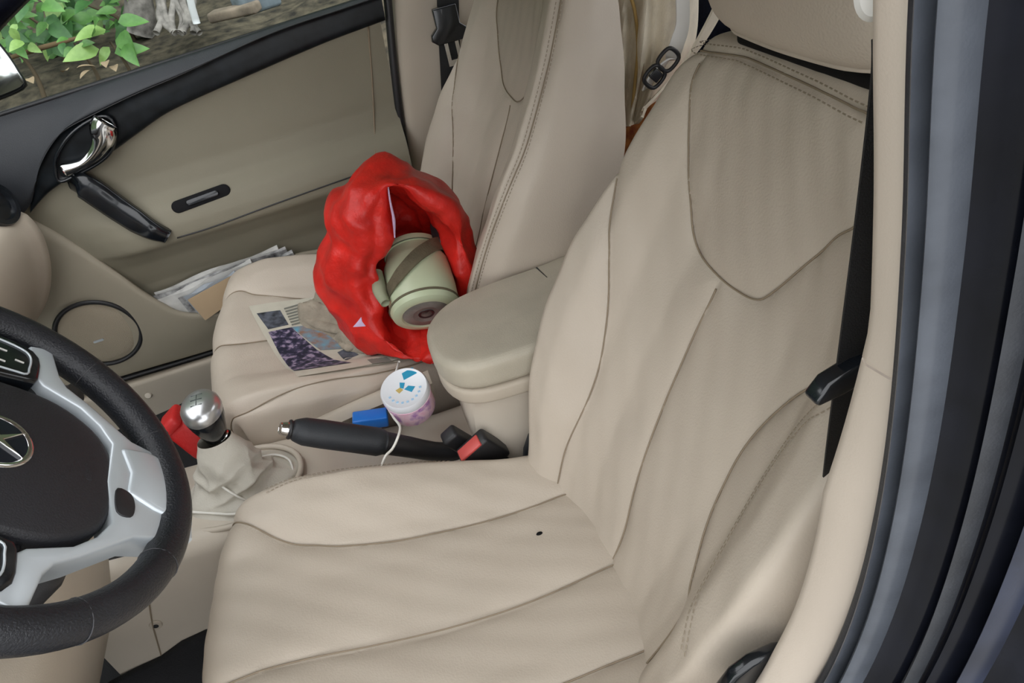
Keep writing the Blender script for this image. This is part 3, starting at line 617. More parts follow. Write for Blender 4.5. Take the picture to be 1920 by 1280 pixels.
# ================================================================== CENTRE CONSOLE
con = thing('centre_console', 'beige centre console between the front seats', 'console', (-.2, .37, 0))
def sect(X, y0, y1, z, r=.03, zb=.0):
    P = [(y0-.012, zb), (y0-.006, z*.5), (y0, z-r)]+[(y0+r-r*math.cos(t), z-r+r*math.sin(t)) for t in np.linspace(.2, math.pi/2, 5)]
    P += [(y1-r+r*math.sin(t), z-r+r*math.cos(t)) for t in np.linspace(0, math.pi/2-.2, 5)]+[(y1, z-r), (y1+.006, z*.5), (y1+.012, zb)]
    return np.array([(X, y, zz) for y, zz in P])
SEC = [(-.75, .275, .465, .345), (-.70, .272, .468, .335), (-.60, .27, .47, .318), (-.572, .27, .47, .312), (-.50, .27, .47, .305), (-.40, .27, .47, .298), (-.34, .272, .468, .286), (-.28, .275, .465, .262), (-.20, .275, .465, .245), (-.10, .275, .465, .24), (.1, .275, .465, .24), (.4, .275, .465, .23)]
R = np.stack([sect(*q) for q in SEC]); ntp = 13
G = np.stack([cr(R[:, j], 80) for j in range(R.shape[1])], 1); add('tunnel_cover', G.reshape(-1, 3), gfaces(80, R.shape[1]), PLASTL, con)
tube('side_joint', [at(x, y, 'Y', .262) for x, y in ((268, 1030), (275, 1090), (285, 1165), (302, 1228))], .0011, PIPE, con, 24, 6)
sc1 = at(292, 1173, 'Y', .263); lathe('screw_cup', [(0, .0008), (.009, .0008), (.010, -.002)], sc1, (0, -1, 0), PLAST, con, 20); lathe('screw', [(0, .002), (.003, .002), (.0045, .001), (.0045, -.002)], sc1, (0, -1, 0), BLACKP, con, 16)
# low black tray at the front with its edges
tr = [(-.80, .285), (-.80, .462), (-.585, .462), (-.578, .45), (-.578, .30), (-.585, .285)]
prism('front_tray', tr, (0, 0, .327), (1, 0, 0), (0, 1, 0), .03, BLACKP, con, .004)
rbox('tray_wall', (-.583, .375, .35), (.012, .18, .03), BLACKP, con, .003)
tube('tray_edge', [(-.578, .29, .338), (-.60, .288, .345), (-.66, .286, .36)], .002, CHAR, con, 12, 6)
# pedestal and armrest
ped = [[(-.085+.01*k, .285, z), (-.088, .33, z), (-.088, .42, z), (-.08, .458, z)] for k, z in enumerate((.2, .27, .34, .40))]
rbox('pedestal', (.09, .37, .32), (.35, .16, .22), PLASTL, con, .03, 4)
pb = cr([(-.075, .30), (-.05, .283), (.02, .278), (.10, .282)], 20)
loft('pedestal_flare', [[(x-.0, y, .40) for x, y in pb], [(x, y-.002, .34) for x, y in pb], [(x-.01, y-.008, .28) for x, y in pb], [(x-.03, y-.012, .22) for x, y in pb]], PLASTL, con, 24, 14)
arm = cr([(-.108, .352), (-.100, .41), (-.065, .452), (-.01, .470), (.10, .474), (.24, .472), (.24, .262), (.10, .258), (-.02, .262), (-.072, .275), (-.098, .305)], 70, True)
ARM = mat('grimy beige vinyl', (.44, .40, .32), .55, var=.10, vscale=14, bump=.3, bscale=500)
prism('armrest_base', arm*np.array([.985, 1])+np.array([0, 0]), (0, 0, .388), (1, 0, 0), (0, 1, 0), .028, PLAST, con, .007, 4)
lid = prism('armrest_lid', arm, (0, 0, .427), (1, 0, 0), (0, 1, 0), .05, ARM, con, .014, 5, dome=.006)
tube('hinge_slot', [at(1006, 502, 'Z', .456), at(1026, 521, 'Z', .456)], .0016, BLACKP, lid, 4, 6)
# far tray ledge holding the tin
loft('tray_ledge', [[(x, .452, z) for x, z in ((-.34, .285), (-.25, .295), (-.12, .305))], [(x, .462, z+.012) for x, z in ((-.34, .285), (-.25, .295), (-.12, .305))], [(x, .476, z+.012) for x, z in ((-.34, .285), (-.25, .295), (-.12, .305))], [(x, .484, z-.06) for x, z in ((-.34, .285), (-.25, .295), (-.12, .305))]], PLAST, con, 20, 14)

# ---- gear lever
gr = thing('gear_lever', 'gear lever with silver and black knob above a grey leather boot', 'gear lever', (-.46, .365, .30))
nu, nv = 120, 60; V = []
for i in range(nv):
    t = i/(nv-1)                                  # 0 base, 1 top
    c = np.array([-.468, .368, .300])*(1-t)+np.array([-.458, .36, .415])*t
    r = np.interp(t, [0, .06, .16, .3, .5, .75, .92, 1], [.098, .088, .068, .058, .049, .038, .029, .026])
    for j in range(nu):
        a = 2*math.pi*j/nu; amp = .13*math.sin(math.pi*min(1, t*1.25))
        rg = lambda x: 1-2*abs(math.sin(x)); k = 1+amp*(.9*rg(1.5*a+3.2*t+.4)+.55*rg(2.5*a-5*t+1)+.35*rg(4*a+6*t))*.75+.10*rg(13*t+1.2*math.sin(a*2))*math.exp(-((t-.28)/.22)**2)
        V.append(c+np.array([r*k*math.cos(a), .78*r*k*math.sin(a), 0]))
BOOT = mat('grey beige boot leather', (.56, .53, .46), .55, var=.08, vscale=20, bump=.3, bscale=400)
add('boot', V, gfaces(nv, nu, False, True), BOOT, gr)
tube('boot_base', [(-.468+.103*math.cos(a), .368+.083*math.sin(a), .302) for a in np.linspace(0, 2*math.pi, 24, endpoint=False)], .005, PLASTL, gr, 72, 8, True)
kc = np.array([-.452, .36, .445]); ka = np.array([.06, -.10, 1.0]); ka /= np.linalg.norm(ka)
lathe('collar', [(.014, -.045), (.017, -.04), (.018, -.028), (.015, -.024)], kc, ka, CHROME, gr, 24)
kb = lathe('knob_body', [(.014, -.030), (.019, -.026), (.024, -.010), (.029, .008), (.0315, .022), (.030, .034)], kc, ka, GLOSS, gr, 32, sx=.9, sy=1.1)
kt = lathe('knob_cap', [(.0315, .023), (.0325, .028), (.0315, .036), (.027, .043), (.019, .0475), (.010, .0495), (0, .050)], kc, ka, mat('satin silver', (.62, .63, .64), .28, .85), gr, 32, sx=.9, sy=1.1)
Mk = np.array(axes(ka, (0, -1, 0)))
def kp_(a, b): return kc+Mk@np.array([a, b, .0503-2.2*(a*a+b*b)*4])
INK = mat('dark engraving', (.04, .05, .05), .5)
for pts in ([(-.011, .008), (-.011, -.008)], [(0, .008), (0, -.008)], [(.011, .008), (.011, -.008)], [(-.011, 0), (.011, 0)]):
    tube('shift_mark', [kp_(*p) for p in pts], .0009, INK, kt, 8, 6)
# ---- handbrake
hbk = thing('handbrake', 'raised black handbrake lever with chrome button', 'handbrake', (-.1, .33, .24))
A, Bp = np.array([-.345, .332, .404]), np.array([-.128, .332, .246]); dv = Bp-A; Lh = np.linalg.norm(dv); dv /= Lh
pts = [A+dv*t for t in (0, .012, .03, .08, .135, .15, .165, .22, Lh)]
tube('grip', [A+dv*t for t in np.linspace(0, .15, 30)], np.interp(np.linspace(0, .15, 30), [0, .006, .02, .05, .1, .14, .15], [.012, .017, .0215, .0225, .0225, .023, .019]), CHAR, hbk, seg=20, smooth_pts=False)
tube('lever_arm', [A+dv*.145, A+dv*.19+np.array([0, 0, -.002]), A+dv*.23+np.array([0, 0, -.004]), Bp+dv*.02], [.019, .0175, .016, .018], BLACKP, hbk, 24, 16)
tube('release_button', [A-dv*.016, A-dv*.012, A+dv*.004], [.009, .0115, .0115], CHROME, hbk, 8, 16)
torus('button_collar', A-dv*.001, dv, .0125, .003, BLACKP, hbk, 24, 8)
# ---- seat belt buckle
bk = thing('belt_buckle', 'black seat belt buckle with red release button beside the handbrake', 'buckle', (-.085, .268, .22))
b0 = at(890, 838, 'Y', .262); bz = np.array([-.42, -.1, .75]); bz /= np.linalg.norm(bz); Mb = axes(bz, (.8, 0, .45))
rbox('housing', b0-bz*.022, (.058, .030, .066), BLACKP, bk, .006, 3, Mb)
REDB = mat('faded red plastic', (.62, .09, .08), .4)
rb = rbox('release_button', b0+bz*.0105-np.array(Mb)@np.array([.004, .004, 0]), (.042, .022, .006), REDB, bk, .002, 2, Mb)
strip('stalk', [b0-bz*.05, b0-bz*.085], np.array(Mb)[:, 0], .03, .008, BLACKP, bk)
bk2 = thing('belt_buckle', 'second black buckle stalk behind the red button buckle', 'buckle', (-.12, .30, .24))
b1 = at(846, 818, 'Y', .305); rbox('housing', b1-bz*.02, (.030, .028, .06), BLACKP, bk2, .006, 3, Mb)

# ---- tin, blue packet, red pouch
tin = thing('tin', 'round white lidded tin with pink floral side beside the armrest', 'tin', (-.17, .40, .30))
ta = np.array([-.05, -.30, .95]); ta /= np.linalg.norm(ta); to = at(757, 727, 'Z', .368)
PINK = mat('pink floral print', (.85, .45, .60), .35, var=.0, vscale=55, col2=(.35, .12, .45)); 
PINK.node_tree.nodes['Color Ramp'].color_ramp.elements.new(.5).color = (.88, .62, .72, 1)
lathe('can_body', [(.0, -.062), (.0375, -.062), (.039, -.060), (.039, -.012), (.038, -.010)], to, ta, PINK, tin, 40)
TINW = mat('white tin lid', (.78, .80, .84), .3)
ld = lathe('can_lid', [(.0405, -.016), (.041, -.013), (.0405, -.003), (.0385, 0), (.036, -.0005), (.034, -.002), (.0, -.002)], to, ta, TINW, tin, 48)
torus('lid_bead', to-ta*.016, ta, .0402, .0012, PINK, ld, 40, 6)
tx = np.array([1., 0, 0]); tx -= ta*(tx@ta); tx /= np.linalg.norm(tx); ty = np.cross(ta, tx)
TEAL = mat('teal print', (.02, .30, .50), .4); YEL = mat('ochre print', (.55, .40, .12), .4); LBL = mat('pale blue print', (.35, .55, .75), .4)
def pr_(name, pts, m): prism(name, pts, to-ta*.0016, tx, ty, .0008, m, ld, 0)
pr_('lid_label', [(.004, .016), (.028, .020), (.024, .034), (.004, .030)], TEAL)
pr_('butterfly_wing', [(.0, -.002), (.010, -.012), (.018, -.004), (.008, .002)], TEAL)
pr_('butterfly_wing', [(-.001, 0), (.004, .010), (-.004, .014), (-.006, .004)], TEAL)
pr_('butterfly_wing', [(-.002, -.002), (-.010, -.006), (-.014, .002), (-.006, .004)], YEL)
for k in range(9):
    t = 3.4+k*.32; pr_('lid_letter', [(.027*math.cos(t)+dx, .027*math.sin(t)+dy) for dx, dy in ((-.002, -.0016), (.002, -.0016), (.002, .0016), (-.002, .0016))], LBL)
bpk = at(706, 778, 'Z', .298)
rbox('blue_packet', bpk+np.array([-.012, 0, -.004]), (.060, .030, .022), mat('bright blue card', (.015, .19, .70), .35), None, .003, 2, Matrix.Rotation(.16, 3, 'Y') @ Matrix.Rotation(-.12, 3, 'Z'))
tag(bpk_ := bpy.data.objects['blue_packet'], 'small bright blue packet lying beside the white tin', 'packet')
REDP = mat('red nylon', (.50, .012, .012), .5, bump=.3, bscale=200)
rp = at(352, 797, 'Z', .40); rpo = thing('red_pouch', 'small red pouch standing behind the gear knob', 'pouch', rp-np.array([0, 0, .06]))
rbox('pouch_body', rp-np.array([0, 0, .02]), (.045, .05, .075), REDP, rpo, .012, 4, axes((-.35, .1, 1)))
rbox('pouch_flap', rp+np.array([-.018, 0, .018]), (.04, .052, .02), REDP, rpo, .008, 3, axes((-.6, .1, 1)))

prism('side_carpet', [(a[0], a[2]) for a in (at(x, y, 'Y', .258) for x, y in ((150, 1330), (205, 1281), (255, 1255), (300, 1234), (340, 1205), (385, 1184), (470, 1165), (470, 1330)))], (0, .258, 0), (1, 0, 0), (0, 0, 1), .014, CARPET, con, .004)
# ---- white charging cable
CAB = mat('white cable', (.78, .76, .70), .4)
cab = thing('cable', 'thin white cable looping round the gear boot and over the handbrake', 'cable', (-.4, .35, .3))
tube('lead', [at(748, 678, 'Z', .36), at(744, 692, 'Z', .335), at(732, 730, 'Z', .31), at(727, 760, 'Z', .318), at(738, 782, 'Z', .33), at(750, 800, 'Y', .325), at(745, 822, 'Y', .302), at(735, 842, 'Y', .295), at(722, 856, 'Y', .285), at(712, 885, 'Y', .275)], .0021, CAB, cab, 60, 8)
tube('lead', [at(x, y, 'Z', z) for x, y, z in ((548, 905, .296), (549, 880, .305), (540, 860, .31), (515, 852, .315), (488, 858, .325), (478, 874, .33), (482, 890, .32), (505, 893, .308), (516, 903, .306), (512, 918, .304), (490, 925, .308), (465, 937, .312), (440, 927, .33), (415, 910, .345), (404, 893, .35), (410, 880, .35))], .0021, CAB, cab, 120, 8)
tube('lead', [at(x, y, 'Z', z) for x, y, z in ((300, 955, .322), (352, 959, .316), (400, 962, .313), (440, 963, .312), (470, 950, .312), (520, 925, .304), (560, 905, .296))], .0021, CAB, cab, 60, 8)

# ================================================================== THINGS ON THE PASSENGER SEAT
def on_cush(x, y, off=.004):
    v = pix2sq(PSC, PLC, [(x, y)])[0]; e = 1e-3; p = PSC(*v)
    n_ = np.cross(PSC(v[0]+e, v[1])-PSC(v[0]-e, v[1]), PSC(v[0], v[1]+e)-PSC(v[0], v[1]-e)); n_ /= np.linalg.norm(n_); n_ = n_ if n_[2] > 0 else -n_
    return p+n_*off
def patch(name, quad, off, m, parent=None, n=12, curl=0, thick=0):
    c = [on_cush(x, y, off) for x, y in quad]; G = np.empty((n, n, 3))
    vs = pix2sq(PSC, PLC, quad)
    for i, u in enumerate(np.linspace(0, 1, n)):
        for j, v in enumerate(np.linspace(0, 1, n)):
            sq_ = (vs[0]*(1-u)+vs[1]*u)*(1-v)+(vs[3]*(1-u)+vs[2]*u)*v; p = PSC(*sq_); G[i, j] = p+np.array([0, 0, off+curl*(abs(2*u-1)**4+abs(2*v-1)**4)])
    return add(name, G.reshape(-1, 3), gfaces(n, n), m, parent)
PAPER = mat('newsprint', (.56, .53, .44), .8, var=.06, vscale=30)
np_ = thing('newspaper', 'folded newspaper with colour photos lying on the passenger seat cushion', 'newspaper', on_cush(580, 650))
sheet = patch('sheet', [(468, 577), (590, 560), (790, 668), (560, 709)], .0045, PAPER, np_, 20)
patch('under_sheet', [(480, 580), (600, 562), (800, 674), (568, 704)], .003, PAPER, np_, 14)
PH1 = mat('dark news photo', (.02, .025, .035), .5, var=.5, vscale=60, col2=(.10, .11, .14))
PH2 = mat('colour news photo', (.02, .02, .05), .5, var=.2, vscale=80, col2=(.30, .24, .34))
e_ = PH2.node_tree.nodes['Color Ramp'].color_ramp.elements; e_[0].position = .42; e_[1].position = .62; e_.new(.52).color = (.07, .06, .12, 1)
PH3 = mat('orange blue news photo', (.45, .17, .05), .5, var=.3, vscale=45, col2=(.10, .30, .42))
TXT = mat('grey print lines', (.20, .20, .17), .8)
patch('photo_print', [(483, 591), (527, 585), (543, 612), (505, 621)], .0052, PH1, sheet, 5)
patch('photo_print', [(505, 626), (548, 617), (660, 683), (554, 699)], .0052, PH2, sheet, 8)
patch('photo_print', [(548, 617), (590, 612), (668, 655), (602, 660)], .0058, PH3, sheet, 8)
patch('photo_print', [(634, 664), (652, 656), (674, 668), (650, 679)], .0052, PH1, sheet, 5)
for k in range(7):
    t = k/6; patch('text_line', [(534+14*t, 581+30*t), (562+16*t, 573+30*t), (563+16*t, 576+30*t), (535+14*t, 584+30*t)], .0052, TXT, sheet, 3)
for k in range(4):
    t = k/3; patch('text_line', [(690+26*t, 678-3*t), (700+26*t, 676-3*t), (712+26*t, 684-3*t), (700+26*t, 686-3*t)], .0052, TXT, sheet, 3)
# crumpled grey cloth glove
from mathutils import noise as mn_
CLOTH = mat('grey tan cotton', (.30, .26, .20), .9, var=.18, vscale=40, bump=.8, bscale=300)
out = np.array([on_cush(x, y, .006) for x, y in ((560, 600), (572, 582), (598, 562), (622, 580), (655, 600), (705, 622), (760, 645), (735, 664), (690, 668), (655, 663), (640, 652), (608, 628), (572, 618))]); out = cr(out, 60, True)
cc = out.mean(0); ax1 = np.array([1., -.9, 0]); ax1 /= np.linalg.norm(ax1); ax2 = np.array([ax1[1], -ax1[0], 0]); V = []
for r in np.linspace(0, 1, 22):
    for p in out:
        q_ = cc+(p-cc)*r; a_, b_ = (q_-cc)@ax1, (q_-cc)@ax2; h = (1-r**6)*(.030+.030*(1-2*abs(math.sin(42*b_+7*a_+.6)))+.010*math.sin(40*a_+30*b_)+.016*mn_.noise(Vector((a_*30, b_*30, 3))))
        V.append(q_+np.array([0, 0, max(0, h)]))
clo = thing('cloth_glove', 'crumpled grey tan cloth glove on the newspaper by the red bag', 'glove', on_cush(640, 630))
add('palm', V, gfaces(22, 60, False, True), CLOTH, clo)
for pts, r0 in (([(700, 652), (660, 640), (615, 622), (566, 606)], .013), ([(700, 640), (660, 618), (622, 597), (590, 574)], .012), ([(722, 655), (690, 655), (660, 660), (640, 655)], .011), ([(650, 612), (620, 585), (600, 566)], .010)):
    tube('finger', [on_cush(x, y, .016+.006*math.sin(k*2)) for k, (x, y) in enumerate(pts)], [r0*.8, r0*1.15, r0*.85, r0*1.05, r0*.5], CLOTH, clo, 30, 12, flat=.75)

# red carrier bag around a green flask
RED = mat('red woven plastic', (.60, .018, .012), .42, var=.22, vscale=26, bump=.5, bscale=160, spec=.4)
bag = thing('carrier_bag', 'crumpled red plastic bag open towards the driver on the passenger seat', 'bag', (-.12, .62, .33))
def bagpt(x, y, Y, zmin=.338):
    p = at(x, y, 'Y', Y); return p if p[2] > zmin else at(x, y, 'Z', zmin)
OUT = [(712, 318), (750, 313), (790, 332), (845, 366), (863, 405), (880, 470), (886, 520), (882, 570), (850, 630), (805, 676), (765, 672), (720, 660), (670, 643), (640, 622), (616, 580), (600, 540), (604, 500), (616, 460), (612, 425), (622, 392), (652, 358), (685, 332)]
RIM = [(735, 348), (770, 358), (812, 385), (838, 415), (856, 465), (866, 520), (864, 570), (838, 625), (805, 652), (770, 645), (742, 625), (722, 595), (712, 560), (706, 525), (708, 500), (716, 478), (722, 455), (722, 430), (720, 405), (720, 385), (722, 368), (726, 355)]
o_ = np.array([bagpt(x, y, .63) for x, y in OUT]); r_ = np.array([bagpt(x, y, .565, .35) for x, y in RIM])
bc = o_.mean(0)
m1 = o_*.5+r_*.5+np.array([0, -.035, .004])
back1 = bc+(o_-bc)*.96+np.array([.005, .06, .0]); back2 = bc+(o_-bc)*.55+np.array([.0, .12, -.01]); back3 = bc+(o_-bc)*.05+np.array([0, .13, -.02])
in1 = r_+(bc-r_)*.10+np.array([0, .05, 0]); in2 = bc+(o_-bc)*.55+np.array([0, .10, -.005]); in3 = bc+(o_-bc)*.03+np.array([0, .118, -.01])
rows = [in3, in2, in1, r_, r_*.8+o_*.2+np.array([0, -.014, 0]), m1, o_, back1, back2, back3]
rows = [np.array(r) for r in rows]
nu, nv = 150, 90; G = np.stack([cr([cr(r, nu, True)[i] for r in rows], nv) for i in range(nu)]) if False else None
RR = [cr(r, nu, True) for r in rows]; G = np.stack([cr([r[i] for r in RR], nv) for i in range(nu)])
N = np.cross(np.roll(G, -1, 0)-np.roll(G, 1, 0), np.gradient(G, axis=1)); N /= np.linalg.norm(N, axis=-1, keepdims=True)+1e-9
for i in range(nu):
    for j in range(nv):
        p = Vector(G[i, j]*7); an = 2*math.pi*i/nu; q_ = Vector((2.6*math.cos(an), 2.6*math.sin(an), j/nv*2.2))
        a = 1-abs(mn_.noise(p+Vector((1, 4, 2))))*2.4; b_ = 1-abs(mn_.noise(q_*1.7))*2.6; c_ = 1-abs(mn_.noise(Vector((q_.x*3.4, q_.y*3.4, q_.z*1.1))))*2.4
        p2 = Vector(((G[i, j, 0]+G[i, j, 2]*.6)*16, (G[i, j, 2]-G[i, j, 0]*.5)*7, G[i, j, 1]*14)); d_ = 1-abs(mn_.noise(p2))*2.4; e2 = mn_.noise(p2*2.7)
        G[i, j] += N[i, j]*(.014*a+.003*b_+.006*d_+.0022*e2-.006)
G[..., 2] = np.maximum(G[..., 2], .325)
bb = add('bag_body', G.reshape(-1, 3), gfaces(nu, nv, True, False), RED, bag)
PW = mat('pale violet print', (.55, .42, .60), .5)
def bagpatch(pix, Y, m): prism('bag_print', [(a[0], a[2]) for a in (at(x, y, 'Y', Y) for x, y in pix)], (0, Y, 0), (1, 0, 0), (0, 0, 1), .004, m, bb, .001)
tube('bag_print', [at(x, y, 'Y', .556) for x, y in ((728, 352), (732, 380), (738, 410), (740, 445))], [.003, .005, .007, .003], PW, bb, 16, 6, flat=.4)
pc = at(672, 600, 'Y', .53)
prism('bag_print', [(-.012, -.003), (-.002, -.006), (.009, -.009), (.006, .001), (.007, .009), (-.002, .003)], pc+np.array([0, -.01, 0]), (1, 0, 0), (0, .35, .94), .003, PW, bb, .0005)
# flask
fl = thing('flask', 'pale green flask with brown strap lying in the red bag', 'flask', (-.1, .56, .38))
GRN = mat('pale green enamel', (.50, .56, .38), .38, var=.06, vscale=12); GREY = mat('worn grey base', (.20, .19, .17), .6, var=.3, vscale=40)
fT, fB = at(772, 462, 'Y', .645), at(800, 590, 'Y', .515); fa = fT-fB; FL = np.linalg.norm(fa); fa /= FL
lathe('flask_body', [(0, .006), (.040, .006), (.044, 0), (.052, 0), (.059, .004), (.062, .012), (.0625, .05), (.060, .10), (.057, FL*.72), (.053, FL*.80), (.0515, FL*.86)], fB, fa, GRN, fl, 48)
lathe('flask_base', [(0, .002), (.022, .002), (.024, .0005), (.038, .001), (.043, .004), (.046, .010)], fB, fa, GREY, fl, 40)
lathe('base_ring', [(.010, .0), (.014, -.001), (.016, .002)], fB+fa*.002, fa, BLACKP, fl, 24)
lathe('flask_lid', [(.053, FL*.85), (.054, FL*.88), (.052, FL*.95), (.042, FL), (.02, FL+.012), (0, FL+.014)], fB, fa, GRN, fl, 40)
torus('lid_joint', fB+fa*FL*.865, fa, .0535, .0012, mat('dark green gap', (.10, .13, .08), .6), fl, 40, 6)
lathe('lid_knob', [(.010, FL+.008), (.010, FL+.020), (.007, FL+.025), (0, FL+.026)], fB, fa, GRN, fl, 20)
OLV2 = mat('brown olive webbing', (.115, .10, .06), .8, var=.2, vscale=60, bump=.6, bscale=400)
def body_pt(t, ang, r=.0645):
    Mx = np.array(axes(fa, CAM-fB)); return fB+fa*t+Mx@np.array([r*math.cos(ang), -r*math.sin(ang), 0])
sp1 = [body_pt(FL*t, a, r) for t, a, r in ((.86, -1.35, .060), (.80, -.95, .061), (.70, -.55, .063), (.56, -.1, .0655), (.43, .3, .066), (.33, .7, .066), (.30, 1.3, .066))]
Mx = np.array(axes(fa, CAM-fB))
strip('strap', sp1, fa, .024, .003, OLV2, fl, 50)
strip('strap', [body_pt(FL*.86, -1.35, .060), at(826, 455, 'Y', .60), at(818, 425, 'Y', .63), at(822, 405, 'Y', .65)], (1, 0, .2), .022, .003, BLACKP, fl, 24)
torus('base_trim', fB+fa*.016, fa, .0622, .0022, OLV2, fl, 48, 8)
tube('cup_rim', [body_pt(FL*.62, 1.25, .074), body_pt(FL*.35, 1.2, .076), body_pt(.02, 1.1, .073)], [.010, .013, .008], mat('sage cloth', (.30, .33, .22), .8), fl, 24, 10)

# ================================================================== PAPERS IN THE DOOR POCKET
def mag(name, label, cat, p0, p1, Y, th, depth, m, wob=0):
    a, b_ = at(*p0, 'Y', Y), at(*p1, 'Y', Y); ex = b_-a; L = np.linalg.norm(ex); ex /= L; ez = np.array([0, .12, -1.]); ez -= ex*(ez@ex); ez /= np.linalg.norm(ez); en = np.cross(ex, ez)
    V = []; n = 14
    for i in range(n):
        u = i/(n-1); w_ = wob*math.sin(7*u+Y*90)
        for d in (0, depth):
            for k in (-.5, .5): V.append(a+ex*L*u+ez*(d+.004*math.sin(9*u+k*2)*(d == 0))+en*(k*th+w_))
    F = []
    for i in range(n-1):
        o = i*4; F += [(o, o+1, o+5, o+4), (o+2, o+6, o+7, o+3), (o, o+4, o+6, o+2), (o+1, o+3, o+7, o+5)]
    F += [(0, 2, 3, 1), (4*n-4, 4*n-3, 4*n-1, 4*n-2)]
    o = add(name, V, F, m, None, False); tag(o, label, cat, 'papers in the door pocket'); return o
WP = mat('white paper', (.62, .62, .60), .7, var=.15, vscale=40); GP = mat('grey glossy print', (.10, .10, .11), .4, var=.6, vscale=60, col2=(.3, .3, .3)); TAN = mat('kraft paper', (.52, .38, .24), .8)
mag('booklet', 'white booklet at the back of the door pocket papers', 'booklet', (290, 548), (520, 462), 1.082, .010, .07, WP, .001)
mag('leaflet', 'dark printed leaflet between white papers in the door pocket', 'leaflet', (288, 556), (535, 464), 1.072, .004, .07, GP, .002)
mag('booklet', 'thick white booklet at the middle of the door pocket', 'booklet', (296, 562), (470, 488), 1.066, .010, .07, WP, .0015)
mag('leaflet', 'grey and black leaflet at the front of the door pocket', 'leaflet', (335, 560), (548, 471), 1.058, .006, .07, GP, .002)
mag('folder', 'pale blue grey folder edge leaning in the door pocket', 'folder', (345, 556), (440, 510), 1.053, .008, .06, mat('blue grey card', (.38, .42, .47), .6), .001)
ev = prism('envelope', [(a[0], a[2]) for a in (at(x, y, 'Y', 1.044) for x, y in ((352, 562), (450, 508), (470, 540), (385, 600)))], (0, 1.044, 0), (1, 0, 0), (0, 0, 1), .003, TAN, None, 0)
tag(ev, 'tan paper envelope sticking out of the door pocket', 'envelope', 'papers in the door pocket')

# ================================================================== BEHIND THE SEATS
BRN = mat('dark brown leather', (.055, .028, .022), .5, var=.2, bump=.2, bscale=400)
rs = thing('rear_seat', 'dark brown rear bench seat behind the front seats', 'rear seat', (.85, .37, 0))
rbox('bench_cushion', (.83, .37, .21), (.52, 1.30, .30), BRN, rs, .06, 5)
rbox('bench_back', (1.12, .37, .55), (.18, 1.30, .62), BRN, rs, .06, 5, Matrix.Rotation(.3, 3, 'Y'))
FAB = mat('off white canvas', (.74, .67, .54), .75, var=.12, vscale=22, bump=.5, bscale=350)
bpk2 = thing('backpack', 'off white canvas backpack with black buckle hanging behind the passenger seat', 'backpack', at(1210, 230, 'Y', .62))
cols = [((1150, -60), (1150, 60), (1145, 150), (1140, 225), .70), ((1168, -60), (1168, 60), (1162, 150), (1152, 232), .655), ((1195, -60), (1186, 60), (1180, 150), (1168, 236), .675), ((1215, -60), (1206, 60), (1198, 150), (1178, 236), .625), ((1232, -60), (1226, 60), (1214, 150), (1190, 232), .65), ((1262, -60), (1256, 50), (1236, 130), (1204, 215), .615), ((1292, -60), (1290, 40), (1272, 110), (1222, 195), .64), ((1310, -60), (1308, 50), (1292, 110), (1250, 180), .70)]
loft('pack_body', [[at(x, y, 'Y', c[4]+.012*math.sin(k*2.1+i)) for k, (x, y) in enumerate(c[:4])] for i, c in enumerate(cols)], FAB, bpk2, 40, 60, thick=.006)
strip('pack_strap', [at(x, y, 'Y', Y) for x, y, Y in ((1278, -40, .60), (1280, 40, .60), (1270, 80, .595), (1258, 108, .59), (1226, 140, .585), (1212, 165, .60))], (.8, 0, .5), .024, .003, WHITE, bpk2)
bu = at(1240, 128, 'Y', .578); bx_ = np.array([.62, -.1, .55]); bx_ /= np.linalg.norm(bx_); by_ = np.cross((0, -1, 0), bx_); by_ /= np.linalg.norm(by_)
for sg, L in ((-1, .017), (1, .017)):
    tube('strap_buckle', [bu+bx_*(sg*.017)+bx_*a+by_*b for a, b in ((-.014, -.013), (.014, -.013), (.014, .013), (-.014, .013))], .0035, BLACKP, bpk2, 40, 8, True)
rbox('buckle_core', bu-bx_*.014, (.018, .02, .008), BLACKP, bpk2, .002, 2, Matrix((bx_, by_, np.cross(bx_, by_))).transposed())
tube('zip', [at(x, y, 'Y', .64) for x, y in ((1176, -20), (1190, 20), (1196, 90), (1190, 160), (1184, 215))], .003, mat('ochre zip', (.40, .26, .08), .6), bpk2, 30, 6)
tube('pack_seam', [at(x, y, 'Y', .635) for x, y in ((1212, -20), (1208, 60), (1204, 140), (1186, 225))], .0015, mat('brown seam', (.25, .18, .11), .7), bpk2, 30, 6)
st2 = strip('shoulder_strap', [at(x, y, 'Y', Y) for x, y, Y in ((1210, 200, .60), (1262, 145, .58), (1305, 90, .56), (1345, 20, .54), (1375, -50, .52))], (.8, .1, .45), .034, .004, FAB, bpk2)
ORA = mat('orange brown patterned cloth', (.32, .06, .025), .7, var=.3, vscale=40, col2=(.55, .22, .05))
V = []
for i in range(30):
    for j in range(20):
        a, b_ = 2*math.pi*i/30, -math.pi/2+math.pi*j/19; d = Vector((math.cos(b_)*math.cos(a), math.cos(b_)*math.sin(a), math.sin(b_))); k = 1+.22*mn_.noise(d*2.6)+.08*mn_.noise(d*7)
        V.append(np.array([.54, .68, .43])+np.array([.15*d.x, .17*d.y, .20*d.z])*k)
tag(add('cloth_bundle', V, gfaces(30, 20, True, False), ORA), 'orange brown patterned bundle on the rear seat below the backpack', 'bundle')

